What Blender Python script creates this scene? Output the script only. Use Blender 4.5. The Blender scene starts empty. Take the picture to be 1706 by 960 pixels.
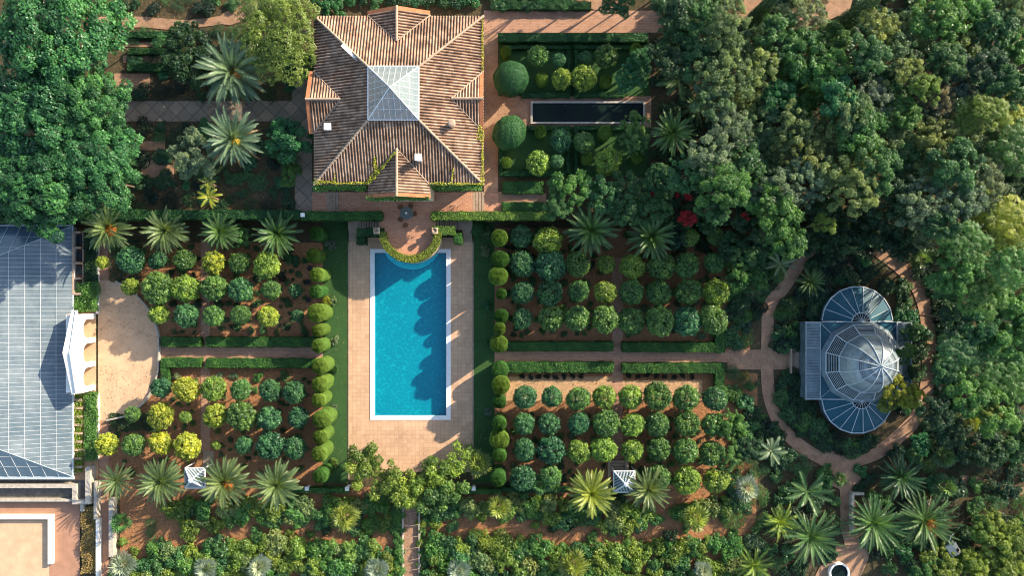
import bpy, math, random
import numpy as np
from mathutils import Vector

# ------------------------------------------------------------------ camera, sky, sun, exposure
S = 17.06            # photograph pixels per metre at ground level
HC = 75.0            # height of the drone
SUN_EL, SUN_AZ = 23.5, 34.0     # elevation, direction to the sun measured from +x towards +y
col = bpy.context.scene.collection
sc = bpy.context.scene
cam = bpy.data.cameras.new('camera'); camo = bpy.data.objects.new('camera', cam); col.objects.link(camo)
camo.location = (0, 0, HC); camo.rotation_euler = (0, 0, 0)
cam.sensor_width = 36; cam.lens = 36 * HC / 100.0; cam.clip_end = 2000; cam.clip_start = .5
sc.camera = camo
w = bpy.data.worlds.new('World'); sc.world = w; w.use_nodes = True
nt = w.node_tree; bg = nt.nodes['Background']
sky = nt.nodes.new('ShaderNodeTexSky'); sky.sky_type = 'NISHITA'; sky.sun_disc = False
sky.sun_elevation = math.radians(SUN_EL); sky.sun_rotation = math.radians(90 - SUN_AZ)
nt.links.new(sky.outputs[0], bg.inputs[0]); bg.inputs[1].default_value = 0.135
sun = bpy.data.lights.new('sun', 'SUN'); sun.energy = 4.6; sun.angle = math.radians(.55); sun.color = (1, .87, .68)
suno = bpy.data.objects.new('sun', sun); col.objects.link(suno)
sd = Vector((math.cos(math.radians(SUN_EL)) * math.cos(math.radians(SUN_AZ)), math.cos(math.radians(SUN_EL)) * math.sin(math.radians(SUN_AZ)), math.sin(math.radians(SUN_EL))))
suno.rotation_euler = sd.to_track_quat('Z', 'Y').to_euler(); suno.location = (60, 40, 60)
sc.view_settings.view_transform = 'Standard'; sc.view_settings.look = 'None'
sc.view_settings.gamma = 1; sc.view_settings.use_curve_mapping = False
sc.view_settings.exposure = 1.33
sc.cycles.pixel_filter_type = 'BLACKMAN_HARRIS'; sc.cycles.filter_width = 1.05
sc.cycles.max_bounces = 5; sc.cycles.diffuse_bounces = 2; sc.cycles.transparent_max_bounces = 8; sc.cycles.transmission_bounces = 3

# ------------------------------------------------------------------ helpers
random.seed(7); RNG = np.random.default_rng(11)
UP = 2.0             # height of the upper terrace
def P(px, py, z=0.0):
    k = (HC - z) / HC / S
    return ((px - 853) * k, (480 - py) * k, z)
def W(rpx, z=0.0): return rpx / S * (HC - z) / HC
def zg(px, py): return UP if (py < 366 and px < 1240) else 0.0

def tag(o, label=None, cat=None, group=None, kind=None):
    if label: o['label'] = label
    if cat: o['category'] = cat
    if group: o['group'] = group
    if kind: o['kind'] = kind
    return o
def link(o, parent=None):
    col.objects.link(o)
    if parent is not None: o.parent = parent
    return o
def root(name, loc, label=None, cat=None, group=None):
    o = bpy.data.objects.new(name, None); o.location = loc; o.empty_display_size = .2
    link(o); tag(o, label, cat, group); return o

class MB:
    def __init__(s): s.v = []; s.f = []; s.uv = []
    def face(s, pts, uv=None):
        n = len(s.v); s.v += [tuple(p) for p in pts]; s.f.append(tuple(range(n, n + len(pts))))
        s.uv += list(uv) if uv else [(p[0], p[1]) for p in pts]
    def prism(s, poly, z0, z1, bottom=False):
        a = sum(poly[i][0] * poly[(i + 1) % len(poly)][1] - poly[(i + 1) % len(poly)][0] * poly[i][1] for i in range(len(poly)))
        if a < 0: poly = poly[::-1]
        s.face([(p[0], p[1], z1) for p in poly])
        if bottom: s.face([(p[0], p[1], z0) for p in poly[::-1]])
        for i in range(len(poly)):
            p, q = poly[i], poly[(i + 1) % len(poly)]
            s.face([(p[0], p[1], z0), (q[0], q[1], z0), (q[0], q[1], z1), (p[0], p[1], z1)])
    def box(s, x0, x1, y0, y1, z0, z1): 
        x0, x1 = sorted((x0, x1)); y0, y1 = sorted((y0, y1))
        s.prism([(x0, y0), (x1, y0), (x1, y1), (x0, y1)], z0, z1, True)
    def pbox(s, a, b, c, d, z0, z1):       # extents given in photograph pixels, seen at the top height
        p, q = P(a, b, z1), P(c, d, z1); s.box(p[0], q[0], p[1], q[1], z0, z1)
    def tube(s, a, b, r0, r1=None, n=6, cap=True):
        r1 = r0 if r1 is None else r1
        a, b = Vector(a), Vector(b); d = (b - a)
        if d.length < 1e-6: return
        d.normalize(); u = d.orthogonal().normalized(); v = d.cross(u)
        A = [a + (u * math.cos(2 * math.pi * i / n) + v * math.sin(2 * math.pi * i / n)) * r0 for i in range(n)]
        B = [b + (u * math.cos(2 * math.pi * i / n) + v * math.sin(2 * math.pi * i / n)) * r1 for i in range(n)]
        for i in range(n):
            j = (i + 1) % n; s.face([A[i], A[j], B[j], B[i]])
        if cap: s.face(A[::-1]); s.face(B)
    def path(s, pts, r, n=6):
        for i in range(len(pts) - 1): s.tube(pts[i], pts[i + 1], r, n=n)
    def lathe(s, prof, c=(0, 0, 0), n=16):
        R = [[(c[0] + r * math.cos(2 * math.pi * i / n), c[1] + r * math.sin(2 * math.pi * i / n), c[2] + z) for i in range(n)] for r, z in prof]
        for k in range(len(R) - 1):
            for i in range(n):
                j = (i + 1) % n; s.face([R[k][i], R[k][j], R[k + 1][j], R[k + 1][i]])
        if prof[-1][0] > 1e-4: s.face(R[-1])
    def build(s, name, m, parent=None, smooth=False):
        me = bpy.data.meshes.new(name); me.from_pydata([tuple(v) for v in s.v], [], s.f)
        u = me.uv_layers.new(name='UVMap'); u.data.foreach_set('uv', np.array(s.uv, dtype=np.float32).ravel())
        me.materials.append(m)
        if smooth: me.shade_smooth()
        return link(bpy.data.objects.new(name, me), parent)

# ------------------------------------------------------------------ materials
M = {}
class N:
    def __init__(s, name):
        s.m = bpy.data.materials.new(name); s.m.use_nodes = True; s.t = s.m.node_tree; s.b = s.t.nodes['Principled BSDF']
        s.co = None
    def n(s, typ, **kw):
        x = s.t.nodes.new(typ)
        for k, v in kw.items():
            if hasattr(x, k): setattr(x, k, v)
            else: x.inputs[k.replace('_', ' ')].default_value = v
        return x
    def l(s, a, b): s.t.links.new(a, b)
    def pos(s, scale=(1, 1, 1), rot=0):
        if not s.co: s.co = s.n('ShaderNodeTexCoord')
        mp = s.n('ShaderNodeMapping'); mp.inputs['Scale'].default_value = scale; mp.inputs['Rotation'].default_value = (0, 0, rot)
        s.l(s.co.outputs['Object'], mp.inputs[0]); return mp.outputs[0]
    def noise(s, scale, detail=4, rough=.6, v=None, sc3=(1, 1, 1)):
        x = s.n('ShaderNodeTexNoise'); x.inputs['Scale'].default_value = scale; x.inputs['Detail'].default_value = detail; x.inputs['Roughness'].default_value = rough
        s.l(v if v is not None else s.pos(sc3), x.inputs['Vector']); return x.outputs['Fac']
    def ramp(s, fac, stops):
        r = s.n('ShaderNodeValToRGB'); e = r.color_ramp.elements
        while len(e) < len(stops): e.new(.5)
        for i, (p, c) in enumerate(stops): e[i].position = p; e[i].color = (*c, 1) if len(c) == 3 else c
        s.l(fac, r.inputs[0]); return r.outputs[0]
    def mix(s, fac, a, b, mode='MIX'):
        x = s.n('ShaderNodeMix'); x.data_type = 'RGBA'; x.blend_type = mode
        for i, q in ((0, fac), (6, a), (7, b)):
            if isinstance(q, (int, float)): x.inputs[i].default_value = q
            elif isinstance(q, tuple): x.inputs[i].default_value = (*q, 1)
            else: s.l(q, x.inputs[i])
        return x.outputs[2]
    def bump(s, h, d=.05, st=.6):
        b = s.n('ShaderNodeBump'); b.inputs['Distance'].default_value = d; b.inputs['Strength'].default_value = st
        s.l(h, b.inputs['Height']); s.l(b.outputs[0], s.b.inputs['Normal'])
    def out(s, c, rough=.85, spec=.25):
        if isinstance(c, tuple): s.b.inputs['Base Color'].default_value = (*c, 1)
        else: s.l(c, s.b.inputs['Base Color'])
        s.b.inputs['Roughness'].default_value = rough; s.b.inputs['Specular IOR Level'].default_value = spec
        return s.m

def mul(c, k): return tuple(min(1, x * k) for x in c)
def mottled(name, c, scale=2.0, amp=.3, rough=.85, fine=14, spec=.2, bump=.01):
    n = N(name); a = n.noise(scale, 5); b = n.noise(fine, 4)
    x = n.ramp(a, [(.3, mul(c, 1 - amp)), (.7, mul(c, 1 + amp))])
    x = n.mix(.6, x, n.ramp(b, [(.3, (.7, .7, .7)), (.7, (1.25, 1.25, 1.25))]), 'MULTIPLY')
    n.bump(b, bump); return n.out(x, rough, spec)

def soil_mat(name, c1, c2, dark, gr=.45):
    n = N(name); a = n.noise(.55, 6, .65); b = n.noise(3.2, 6, .7); f = n.noise(22, 3)
    x = n.ramp(b, [(.3, c1), (.7, c2)])
    litter = n.ramp(n.noise(6.5, 5, .75), [(.50, (0, 0, 0)), (.62, (1, 1, 1))])
    x = n.mix(n.mix(.5, litter, n.ramp(a, [(gr, (0, 0, 0)), (gr + .15, (1, 1, 1))]), 'MULTIPLY'), x, dark)
    x = n.mix(.7, x, n.ramp(f, [(.25, (.55, .55, .55)), (.75, (1.4, 1.4, 1.4))]), 'MULTIPLY')
    n.bump(b, .12, .8); return n.out(x, .95, .1)
M['wild'] = soil_mat('woodland floor', (.05, .05, .028), (.14, .085, .045), (.02, .045, .022), .33)
M['soil'] = soil_mat('orange garden soil', (.26, .12, .055), (.42, .20, .095), (.09, .075, .035), .5)
M['sand'] = soil_mat('pale garden soil', (.42, .25, .13), (.58, .37, .2), (.22, .13, .07), .62)
def grass_mat(name, c1, c2, c3=None):
    n = N(name); a = n.noise(.9, 5, .6); b = n.noise(7, 5, .7); f = n.noise(30, 3)
    x = n.mix(n.ramp(a, [(.35, (0, 0, 0)), (.7, (1, 1, 1))]), c1, c2)
    x = n.mix(n.ramp(b, [(.35, (0, 0, 0)), (.75, (.8, .8, .8))]), x, c3 or mul(c2, 1.5))
    x = n.mix(.8, x, n.ramp(f, [(.2, (.4, .4, .4)), (.8, (1.6, 1.6, 1.6))]), 'MULTIPLY')
    n.bump(f, .05, .9); return n.out(x, .9, .15)
M['grass'] = grass_mat('lawn', (.018, .062, .02), (.032, .095, .025), (.07, .115, .035))
M['dusty'] = mottled('beaten path', (.33, .195, .12), 1.2, .22, .95, 9, .1, .03)
M['plaza'] = mottled('sandy gravel', (.57, .375, .23), .8, .14, .95, 16, .1, .01)
M['redground'] = mottled('red gravel', (.38, .205, .13), 1.2, .12, .95, 16, .1, .01)
def pave_mat(name, c1, c2, mortar, bw, bh, rot=0, off=.5, msize=.03):
    n = N(name); br = n.n('ShaderNodeTexBrick'); n.l(n.pos((1, 1, 1), rot), br.inputs['Vector'])
    br.offset = off
    for k, v in (('Scale', 1), ('Brick Width', bw), ('Row Height', bh), ('Mortar Size', msize), ('Mortar Smooth', .3), ('Bias', 0)): br.inputs[k].default_value = v
    br.inputs['Color1'].default_value = (*c1, 1); br.inputs['Color2'].default_value = (*c2, 1); br.inputs['Mortar'].default_value = (*mortar, 1)
    x = n.mix(.65, br.outputs['Color'], n.ramp(n.noise(.5, 6, .65), [(.3, (.72, .70, .66)), (.7, (1.2, 1.15, 1.08))]), 'MULTIPLY')
    x = n.mix(.5, x, n.ramp(n.noise(9, 4, .7), [(.3, (.7, .68, .66)), (.75, (1.2, 1.2, 1.2))]), 'MULTIPLY')
    n.bump(br.outputs['Fac'], .01, -.4); return n.out(x, .8, .25)
M['deck'] = pave_mat('square deck pavers', (.50, .315, .20), (.58, .38, .24), (.40, .24, .15), .41, .41, 0, 0, .014)
M['brickpath'] = pave_mat('small brick pavers', (.40, .225, .145), (.48, .285, .19), (.30, .145, .09), .30, .15, 0, .5, .015)
M['terrpave'] = pave_mat('terrace pavers', (.47, .23, .14), (.56, .30, .185), (.33, .155, .10), .36, .18, 0, .5, .015)
M['slate'] = pave_mat('grey diagonal slabs', (.20, .165, .13), (.29, .22, .16), (.08, .07, .055), 1.1, 1.1, math.pi / 4, 0, .03)
M['stonestep'] = mottled('worn limestone', (.33, .24, .165), 2, .2, .85, 10)
M['coping'] = mottled('white pool coping', (.74, .72, .68), 1.5, .08, .5, 20)
M['whitewash'] = mottled('white render', (.80, .76, .68), .9, .07, .7, 14)
M['cream'] = mottled('cream render', (.62, .46, .30), 1, .1, .8, 12)
M['stone'] = mottled('grey stone coping', (.42, .37, .30), 3, .25, .85, 14, .2, .02)
M['darkstone'] = mottled('shaded stone', (.16, .15, .13), 2, .3, .9, 9, .1, .03)
M['bark'] = mottled('bark', (.13, .09, .06), 6, .35, .95, 30)
M['palmbark'] = mottled('palm bark', (.20, .13, .08), 6, .35, .95, 30)
M['iron'] = mottled('dark metal', (.045, .04, .038), 5, .3, .5, 30)
M['whitemetal'] = mottled('white paint', (.72, .74, .74), 4, .08, .45, 30)
M['greymetal'] = mottled('grey weathered paint', (.30, .35, .36), 1.6, .3, .6, 14)
M['ribmetal'] = mottled('worn white ribs', (.42, .47, .48), 4, .15, .5, 30)
M['terra'] = mottled('terracotta', (.42, .155, .07), 3, .2, .8, 20)
M['zinc'] = mottled('old zinc sheet', (.10, .14, .155), .9, .35, .5, 7, .4, .02)
M['wood'] = mottled('brown wood', (.17, .08, .04), 3, .3, .7, 24)
M['soffit'] = mottled('roof underside', (.10, .05, .03), 3, .2, .9, 24)

def leaf_mat(name, trans=.36, shiny=.45, tint=False):
    n = N(name)
    oi = n.n('ShaderNodeObjectInfo'); at = n.n('ShaderNodeAttribute'); at.attribute_name = 'tone'
    k = n.ramp(at.outputs['Fac'], [(0, (.40, .50, .55)), (.45, (.9, .95, .9)), (.8, (1.45, 1.36, 1.1)), (1, (2.3, 1.95, 1.35))])
    src = oi.outputs['Color']
    if tint: ta = n.n('ShaderNodeAttribute'); ta.attribute_name = 'tint'; src = ta.outputs['Vector']
    c = n.mix(1.0, src, k, 'MULTIPLY')
    n.out(c, .42, shiny)
    tr = n.n('ShaderNodeBsdfTranslucent'); n.l(n.mix(1.0, c, (1.15, 1.1, .5), 'MULTIPLY'), tr.inputs[0])
    ms = n.n('ShaderNodeMixShader'); ms.inputs[0].default_value = trans
    o = n.t.nodes['Material Output']; n.l(n.b.outputs[0], ms.inputs[1]); n.l(tr.outputs[0], ms.inputs[2]); n.l(ms.outputs[0], o.inputs[0])
    return n.m
M['leaf'] = leaf_mat('foliage'); M['leafmass'] = leaf_mat('mixed foliage', tint=True); M['clipped'] = leaf_mat('clipped foliage', .15, .15)

def tile_mat():
    n = N('clay tiles'); uv = n.n('ShaderNodeUVMap'); sp = n.n('ShaderNodeSeparateXYZ'); n.l(uv.outputs[0], sp.inputs[0])
    fu = n.n('ShaderNodeMath', operation='FLOOR'); n.l(sp.outputs[0], fu.inputs[0])
    ml = n.n('ShaderNodeMath', operation='MULTIPLY'); ml.inputs[1].default_value = 2.6; n.l(sp.outputs[1], ml.inputs[0])
    hh = n.n('ShaderNodeMath', operation='ADD'); n.l(ml.outputs[0], hh.inputs[0])
    wn0 = n.n('ShaderNodeTexWhiteNoise'); wn0.noise_dimensions = '1D'; n.l(fu.outputs[0], wn0.inputs['W']); n.l(wn0.outputs['Value'], hh.inputs[1])
    fv = n.n('ShaderNodeMath', operation='FLOOR'); n.l(hh.outputs[0], fv.inputs[0])
    cb = n.n('ShaderNodeCombineXYZ'); n.l(fu.outputs[0], cb.inputs[0]); n.l(fv.outputs[0], cb.inputs[1])
    wn = n.n('ShaderNodeTexWhiteNoise'); wn.noise_dimensions = '2D'; n.l(cb.outputs[0], wn.inputs['Vector'])
    c = n.ramp(wn.outputs['Value'], [(0, (.24, .155, .105)), (.2, (.31, .21, .15)), (.55, (.38, .27, .195)), (.85, (.44, .32, .235)), (1, (.34, .21, .14))])
    st = n.ramp(n.noise(1.1, 6, .7), [(.35, (.62, .58, .56)), (.62, (1.1, 1.08, 1.05))])
    c = n.mix(.8, c, st, 'MULTIPLY')
    c = n.mix(.75, c, n.ramp(n.noise(.42, 7, .75), [(.40, (.50, .47, .46)), (.54, (1.08, 1.05, 1.02))]), 'MULTIPLY')
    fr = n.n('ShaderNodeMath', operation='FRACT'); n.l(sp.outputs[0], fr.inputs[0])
    c = n.mix(1.0, c, n.ramp(fr.outputs[0], [(0, (.66, .60, .57)), (.24, (.7, .63, .59)), (.32, (1, 1, 1)), (.84, (1, 1, 1)), (.9, (.7, .63, .59))]), 'MULTIPLY')  # channels between tile rows darker: groove shade painted in, with some dirt
    n.bump(n.noise(12, 3), .02); return n.out(c, .85, .2)
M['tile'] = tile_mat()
M['ridge'] = mottled('pale ridge tile', (.40, .29, .205), 3, .25, .85, 14)

def glass_roof_mat(name, c1, c2, c3, sx, sy, rough=.25, spec=.5, alpha=1.0):
    n = N(name); v = n.pos((1 / sx, 1 / sy, 1)); fl = n.n('ShaderNodeVectorMath', operation='FLOOR'); n.l(v, fl.inputs[0])
    wn = n.n('ShaderNodeTexWhiteNoise'); wn.noise_dimensions = '2D'; n.l(fl.outputs[0], wn.inputs['Vector'])
    x = n.mix(n.ramp(n.noise(.28, 5, .6), [(.35, (0, 0, 0)), (.65, (1, 1, 1))]), c1, c2)
    x = n.mix(n.ramp(wn.outputs['Value'], [(0, (0, 0, 0)), (1, (.35, .35, .35))]), x, c3)
    x = n.mix(.7, x, n.ramp(n.noise(2.4, 5, .7), [(.3, (.75, .78, .8)), (.7, (1.2, 1.18, 1.15))]), 'MULTIPLY')
    n.out(x, rough, spec); n.b.inputs['Alpha'].default_value = alpha; return n.m
M['ghglass'] = glass_roof_mat('greenhouse panes', (.10, .135, .155), (.19, .225, .24), (.06, .10, .13), 1.25, .42)
M['ghcool'] = glass_roof_mat('greenhouse end panes', (.07, .12, .155), (.13, .18, .21), (.05, .11, .15), 1.25, 3)
M['blueglass'] = glass_roof_mat('blue conservatory panes', (.010, .058, .080), (.022, .092, .12), (.04, .10, .135), .5, .5, .35, .22)
M['domeglass'] = glass_roof_mat('weathered dome panes', (.15, .19, .20), (.29, .33, .33), (.05, .10, .135), .3, .3, .35, .5)
M['skyglass'] = glass_roof_mat('skylight panes', (.20, .26, .27), (.28, .33, .33), (.18, .25, .28), .25, 8, .15, .6, .68)
M['darkinside'] = mottled('dark interior', (.02, .025, .025), 3, .2, .9, 10)

def pool_mats():
    n = N('turquoise pool mosaic'); vo = n.n('ShaderNodeTexVoronoi'); n.l(n.pos(), vo.inputs['Vector']); vo.inputs['Scale'].default_value = 4.2
    c = n.ramp(vo.outputs['Distance'], [(0, (.018, .225, .285)), (.6, (.022, .26, .32)), (1, (.06, .36, .39))])
    c = n.mix(.6, c, n.ramp(n.noise(.25, 3), [(.3, (.8, .85, .9)), (.7, (1.1, 1.1, 1.05))]), 'MULTIPLY')
    M['mosaic'] = n.out(c, .6, .2)
    n = N('pool water'); o = n.t.nodes['Material Output']
    t = n.n('ShaderNodeBsdfTransparent'); t.inputs[0].default_value = (.20, .90, .95, 1)
    g = n.n('ShaderNodeBsdfGlossy'); g.inputs['Roughness'].default_value = .04
    bp = n.n('ShaderNodeBump'); bp.inputs['Distance'].default_value = .03; bp.inputs['Strength'].default_value = .5
    n.l(n.noise(5, 3), bp.inputs['Height']); n.l(bp.outputs[0], g.inputs['Normal'])
    ms = n.n('ShaderNodeMixShader'); ms.inputs[0].default_value = .05; n.l(t.outputs[0], ms.inputs[1]); n.l(g.outputs[0], ms.inputs[2]); n.l(ms.outputs[0], o.inputs[0])
    M['water'] = n.m
    n = N('dark pond water'); n.bump(n.noise(3, 4), .02, .4); M['pond'] = n.out(n.ramp(n.noise(.5, 4), [(.3, (.004, .010, .009)), (.7, (.010, .022, .016))]), .35, .12)
pool_mats()

# ------------------------------------------------------------------ ground and paving
NSH = [0]
def sheet(name, m, poly, z, kind='structure', px=True):
    NSH[0] += 1; z += NSH[0] * .0012
    pts = [P(x, y, z)[:2] for x, y in poly] if px else poly
    b = MB(); a = sum(pts[i][0] * pts[(i + 1) % len(pts)][1] - pts[(i + 1) % len(pts)][0] * pts[i][1] for i in range(len(pts)))
    if a < 0: pts = pts[::-1]
    b.face([(p[0], p[1], z) for p in pts]); o = b.build(name, m)
    if kind: o['kind'] = kind
    return o
def rect(x0, y0, x1, y1): return [(x0, y0), (x1, y0), (x1, y1), (x0, y1)]
Lx0, Ly1, _ = P(624, 421); Lx1, Ly0, _ = P(744, 693)        # inner edge of the pool
b = MB(); R = 400.0
for x0, x1, y0, y1 in ((-R, Lx0, -R, R), (Lx1, R, -R, R), (Lx0, Lx1, Ly1, R), (Lx0, Lx1, -R, Ly0)):
    b.face([(x0, y0, 0), (x1, y0, 0), (x1, y1, 0), (x0, y1, 0)])
tag(b.build('ground', M['wild']), kind='structure')
# upper terrace: a raised plateau with a retaining face, its bay curving out over the pool
TY = P(0, 366, UP)[1]
bay = []
cxb, cyb, rb = P(685, 386, UP)[0], P(685, 386, UP)[1], W(51, UP)
b = MB(); tx0, tx1 = P(-900, 0, UP)[0], P(1240, 0, UP)[0]
def arcpts(c, r, a0, a1, n=24): return [(c[0] + r * math.cos(math.radians(a0 + (a1 - a0) * i / n)), c[1] + r * math.sin(math.radians(a0 + (a1 - a0) * i / n))) for i in range(n + 1)]
bayl, bayr = P(632, 0, UP)[0], P(726, 0, UP)[0]
bay = [(bayl, TY)] + [(bayl, cyb + .3)] + arcpts((cxb, cyb), rb, 195, 345, 28) + [(bayr, cyb + .3), (bayr, TY)]
b.prism([(tx0, TY)] + bay + [(tx1, TY), (tx1, 300), (tx0, 300)], 0, UP - .004)
tag(b.build('terrain', M['wild']), kind='structure')
# the pool
b = MB(); zf = -.75
b.face([(Lx0, Ly0, zf), (Lx1, Ly0, zf), (Lx1, Ly1, zf), (Lx0, Ly1, zf)])
for p, q in (((Lx0, Ly0), (Lx0, Ly1)), ((Lx0, Ly1), (Lx1, Ly1)), ((Lx1, Ly1), (Lx1, Ly0)), ((Lx1, Ly0), (Lx0, Ly0))):
    b.face([(*p, zf), (*q, zf), (*q, .02), (*p, .02)])
pool = root('swimming_pool', P(684, 557), 'long rectangular turquoise swimming pool with a pale coping', 'swimming pool')
def put(o, r):          # parent a mesh that is already in world coordinates
    o.parent = r; o.matrix_parent_inverse = r.matrix_basis.inverted(); return o
put(b.build('basin', M['mosaic']), pool)
sp = arcpts(P(685, 399)[:2], W(50), 205, 335, 26)
b = MB(); b.prism([p for p in sp if p[1] < Ly1 + .2] + [(sp[-1][0], Ly1 + .2), (sp[0][0], Ly1 + .2)], zf, -.32)
put(b.build('curved_step', mottled('pale blue mosaic', (.33, .66, .66), 2, .1)), pool)
b = MB(); X0, Y1, _ = P(617, 415); X1, Y0, _ = P(751, 700)
for a in ((X0, Lx0 + .02, Y0, Y1), (Lx1 - .02, X1, Y0, Y1), (Lx0 + .02, Lx1 - .02, Ly1 - .02, Y1), (Lx0 + .02, Lx1 - .02, Y0, Ly0 + .02)): b.box(*a, -.05, .06)
put(b.build('coping', M['coping']), pool)
b = MB(); b.face([(Lx0, Ly0, -.12), (Lx1, Ly0, -.12), (Lx1, Ly1, -.12), (Lx0, Ly1, -.12)])
tag(b.build('water', M['water']), kind='structure')
# deck around the pool (four rectangles and the point towards the vine walk)
b = MB(); D0x, D1y, _ = P(582, 396); D1x, D0y, _ = P(787, 787)
for x0, x1, y0, y1 in ((D0x, X0, D0y, D1y), (X1, D1x, D0y, D1y), (X0, X1, Y1, D1y), (X0, X1, D0y, Y0)):
    b.face([(x0, y0, .012), (x1, y0, .012), (x1, y1, .012), (x0, y1, .012)])
tag(b.build('pool_deck', M['deck']), kind='structure')
b = MB(); b.pbox(579.5, 404, 582, 800, 0, .05); b.pbox(787, 404, 789, 800, 0, .05); tag(b.build('deck_kerb', M['stonestep']), kind='structure')
sheet('lawn', M['grass'], rect(538, 366, 579.5, 806), .008); sheet('lawn', M['grass'], rect(789, 372, 824, 806), .008)
# orange-grove beds
sheet('soil_bed', M['soil'], rect(166, 404, 538, 562), .004); sheet('soil_bed', M['soil'], rect(166, 612, 538, 812), .004)
sheet('soil_bed', M['soil'], rect(824, 380, 1250, 586), .004); sheet('soil_bed', M['soil'], rect(824, 622, 1262, 815), .004)
sheet('soil_bed', M['sand'], rect(843, 628, 1022, 668), .012); sheet('soil_bed', M['sand'], rect(1036, 634, 1170, 668), .012)
sheet('soil_bed', M['soil'], rect(200, 812, 1260, 1010), .003)
# paths
def pathp(m, r, z=.016, n='path'): return sheet(n, m, r, z)
pathp(M['brickpath'], rect(267, 578, 538, 598)); pathp(M['brickpath'], rect(824, 586, 1212, 604)); pathp(M['dusty'], rect(1212, 583, 1326, 616))
pathp(M['brickpath'], rect(334.5, 400, 350, 578), .02); pathp(M['brickpath'], rect(334.5, 598, 350, 752), .02)
pathp(M['brickpath'], rect(1020, 430, 1037.5, 586), .02); pathp(M['brickpath'], rect(1020, 604, 1037.5, 778), .02)
pathp(M['stonestep'], rect(338, 752, 356, 782), .024)
pathp(M['redground'], rect(163.5, 380, 180, 470), .02); pathp(M['redground'], rect(163.5, 698, 181, 1010), .02)
plz = [(163.5, 467), (196, 469), (214, 478), (232, 494), (248, 512), (260, 534), (266.5, 558), (267.5, 590), (266, 618), (259, 646), (245, 668), (228, 684), (208, 694), (180, 700), (163.5, 701)]
sheet('plaza', M['plaza'], plz, .022)
b = MB(); pk = [P(x, y)[:2] for x, y in plz[1:-1]]
for i in range(len(pk) - 1):
    p, q = Vector((*pk[i], 0)), Vector((*pk[i + 1], 0)); nn = (q - p).normalized().cross(Vector((0, 0, 1))) * .07
    if nn.dot(Vector((p.x - P(190, 0)[0], 0, 0))) < 0: nn = -nn
    b.prism([(p + nn)[:2], (q + nn)[:2], (q - nn)[:2], (p - nn)[:2]], 0, .42)
tag(b.build('plaza_kerb', M['stone']), 'curved grey stone kerb wall round the sandy half circle', 'wall')
def strip(pts, wpx, z, m, name='path'):
    NSH[0] += 1; z += NSH[0] * .0012
    L, Rr = [], []
    pts3 = [Vector(P(x, y, z)) for x, y in pts]; n = len(pts3)
    ws = wpx if isinstance(wpx, (list, tuple)) else [wpx] * n
    for i in range(n):
        d = (pts3[min(n - 1, i + 1)] - pts3[max(0, i - 1)]).normalized(); s = Vector((-d.y, d.x, 0)) * W(ws[i], z) / 2
        L.append(pts3[i] + s); Rr.append(pts3[i] - s)
    b = MB()
    for i in range(n - 1): b.face([Rr[i], Rr[i + 1], L[i + 1], L[i]])
    return tag(b.build(name, m), kind='structure')
def smooth(pts, k=6):
    out = []
    for i in range(len(pts) - 1):
        p0, p1, p2, p3 = pts[max(0, i - 1)], pts[i], pts[i + 1], pts[min(len(pts) - 1, i + 2)]
        for j in range(k):
            t = j / k
            out.append(tuple(.5 * (2 * p1[a] + (p2[a] - p0[a]) * t + (2 * p0[a] - 5 * p1[a] + 4 * p2[a] - p3[a]) * t * t + (3 * p1[a] - p0[a] - 3 * p2[a] + p3[a]) * t ** 3) for a in (0, 1)))
    return out + [pts[-1]]
strip(smooth([(1352, 412), (1330, 442), (1305, 480), (1282, 510), (1279, 560), (1278, 620), (1284, 670), (1305, 715), (1340, 748), (1385, 772)]), 21, .028, M['dusty'])
strip(smooth([(1465, 418), (1500, 445), (1527, 475), (1543, 520), (1548, 580), (1545, 640), (1530, 690), (1500, 725), (1460, 755), (1400, 775)]), 23, .032, M['dusty'])
strip(smooth([(1408, 425), (1414, 445), (1418, 475)]), 16, .029, M['dusty'])
strip(smooth([(1400, 745), (1406, 775), (1410, 815), (1412, 870), (1420, 915), (1400, 960), (1380, 1000)]), [80] * 6 + [50] * 6 + [22] * 6 + [26] * 6 + [60] * 6 + [75] * 6 + [90], .036, M['dusty'])
strip(smooth([(1600, 800), (1640, 805), (1680, 815), (1740, 830)]), 16, .028, M['dusty'])
pathp(M['dusty'], rect(672, 815, 697, 1010), .02)
b = MB(); b.pbox(669.5, 832, 672, 1010, 0, .35); b.pbox(697, 832, 699.5, 1010, 0, .35); tag(b.build('path_edging', M['stone']), 'pair of low stone edgings along the vine walk', 'edging')
# upper level surfaces
U = UP + .006
sheet('terrace_paving', M['terrpave'], rect(497, 320, 836, 356), U)
pts = [(bayl, P(0, 355, U)[1]), (bayl, cyb)] + arcpts((cxb, cyb), rb - .05, 197, 343, 26) + [(bayr, cyb), (bayr, P(0, 355, U)[1])]
sheet('terrace_paving', M['terrpave'], pts, U + .004, px=False)
sheet('path', M['brickpath'], rect(806, 17, 1104, 54), U); sheet('path', M['dusty'], rect(806, 54, 830, 322), U); sheet('path', M['dusty'], rect(830, 322, 910, 337), U)
sheet('path', M['dusty'], rect(830, 159, 1085, 212), U); sheet('path', M['slate'], rect(176, 168, 522, 202), U)
sheet('path', M['slate'], rect(486, 100, 516, 168), U); sheet('path', M['slate'], rect(491, 202, 520, 352), U)
sheet('path', M['dusty'], [(940, -10), (1060, -10), (1040, 16), (990, 16)], U)
strip(smooth([(150, 38), (230, 36), (300, 40), (380, 30), (430, 5)]), [20] * 6 + [18] * 6 + [14] * 6 + [24] * 6 + [24], U, M['dusty'])
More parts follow.
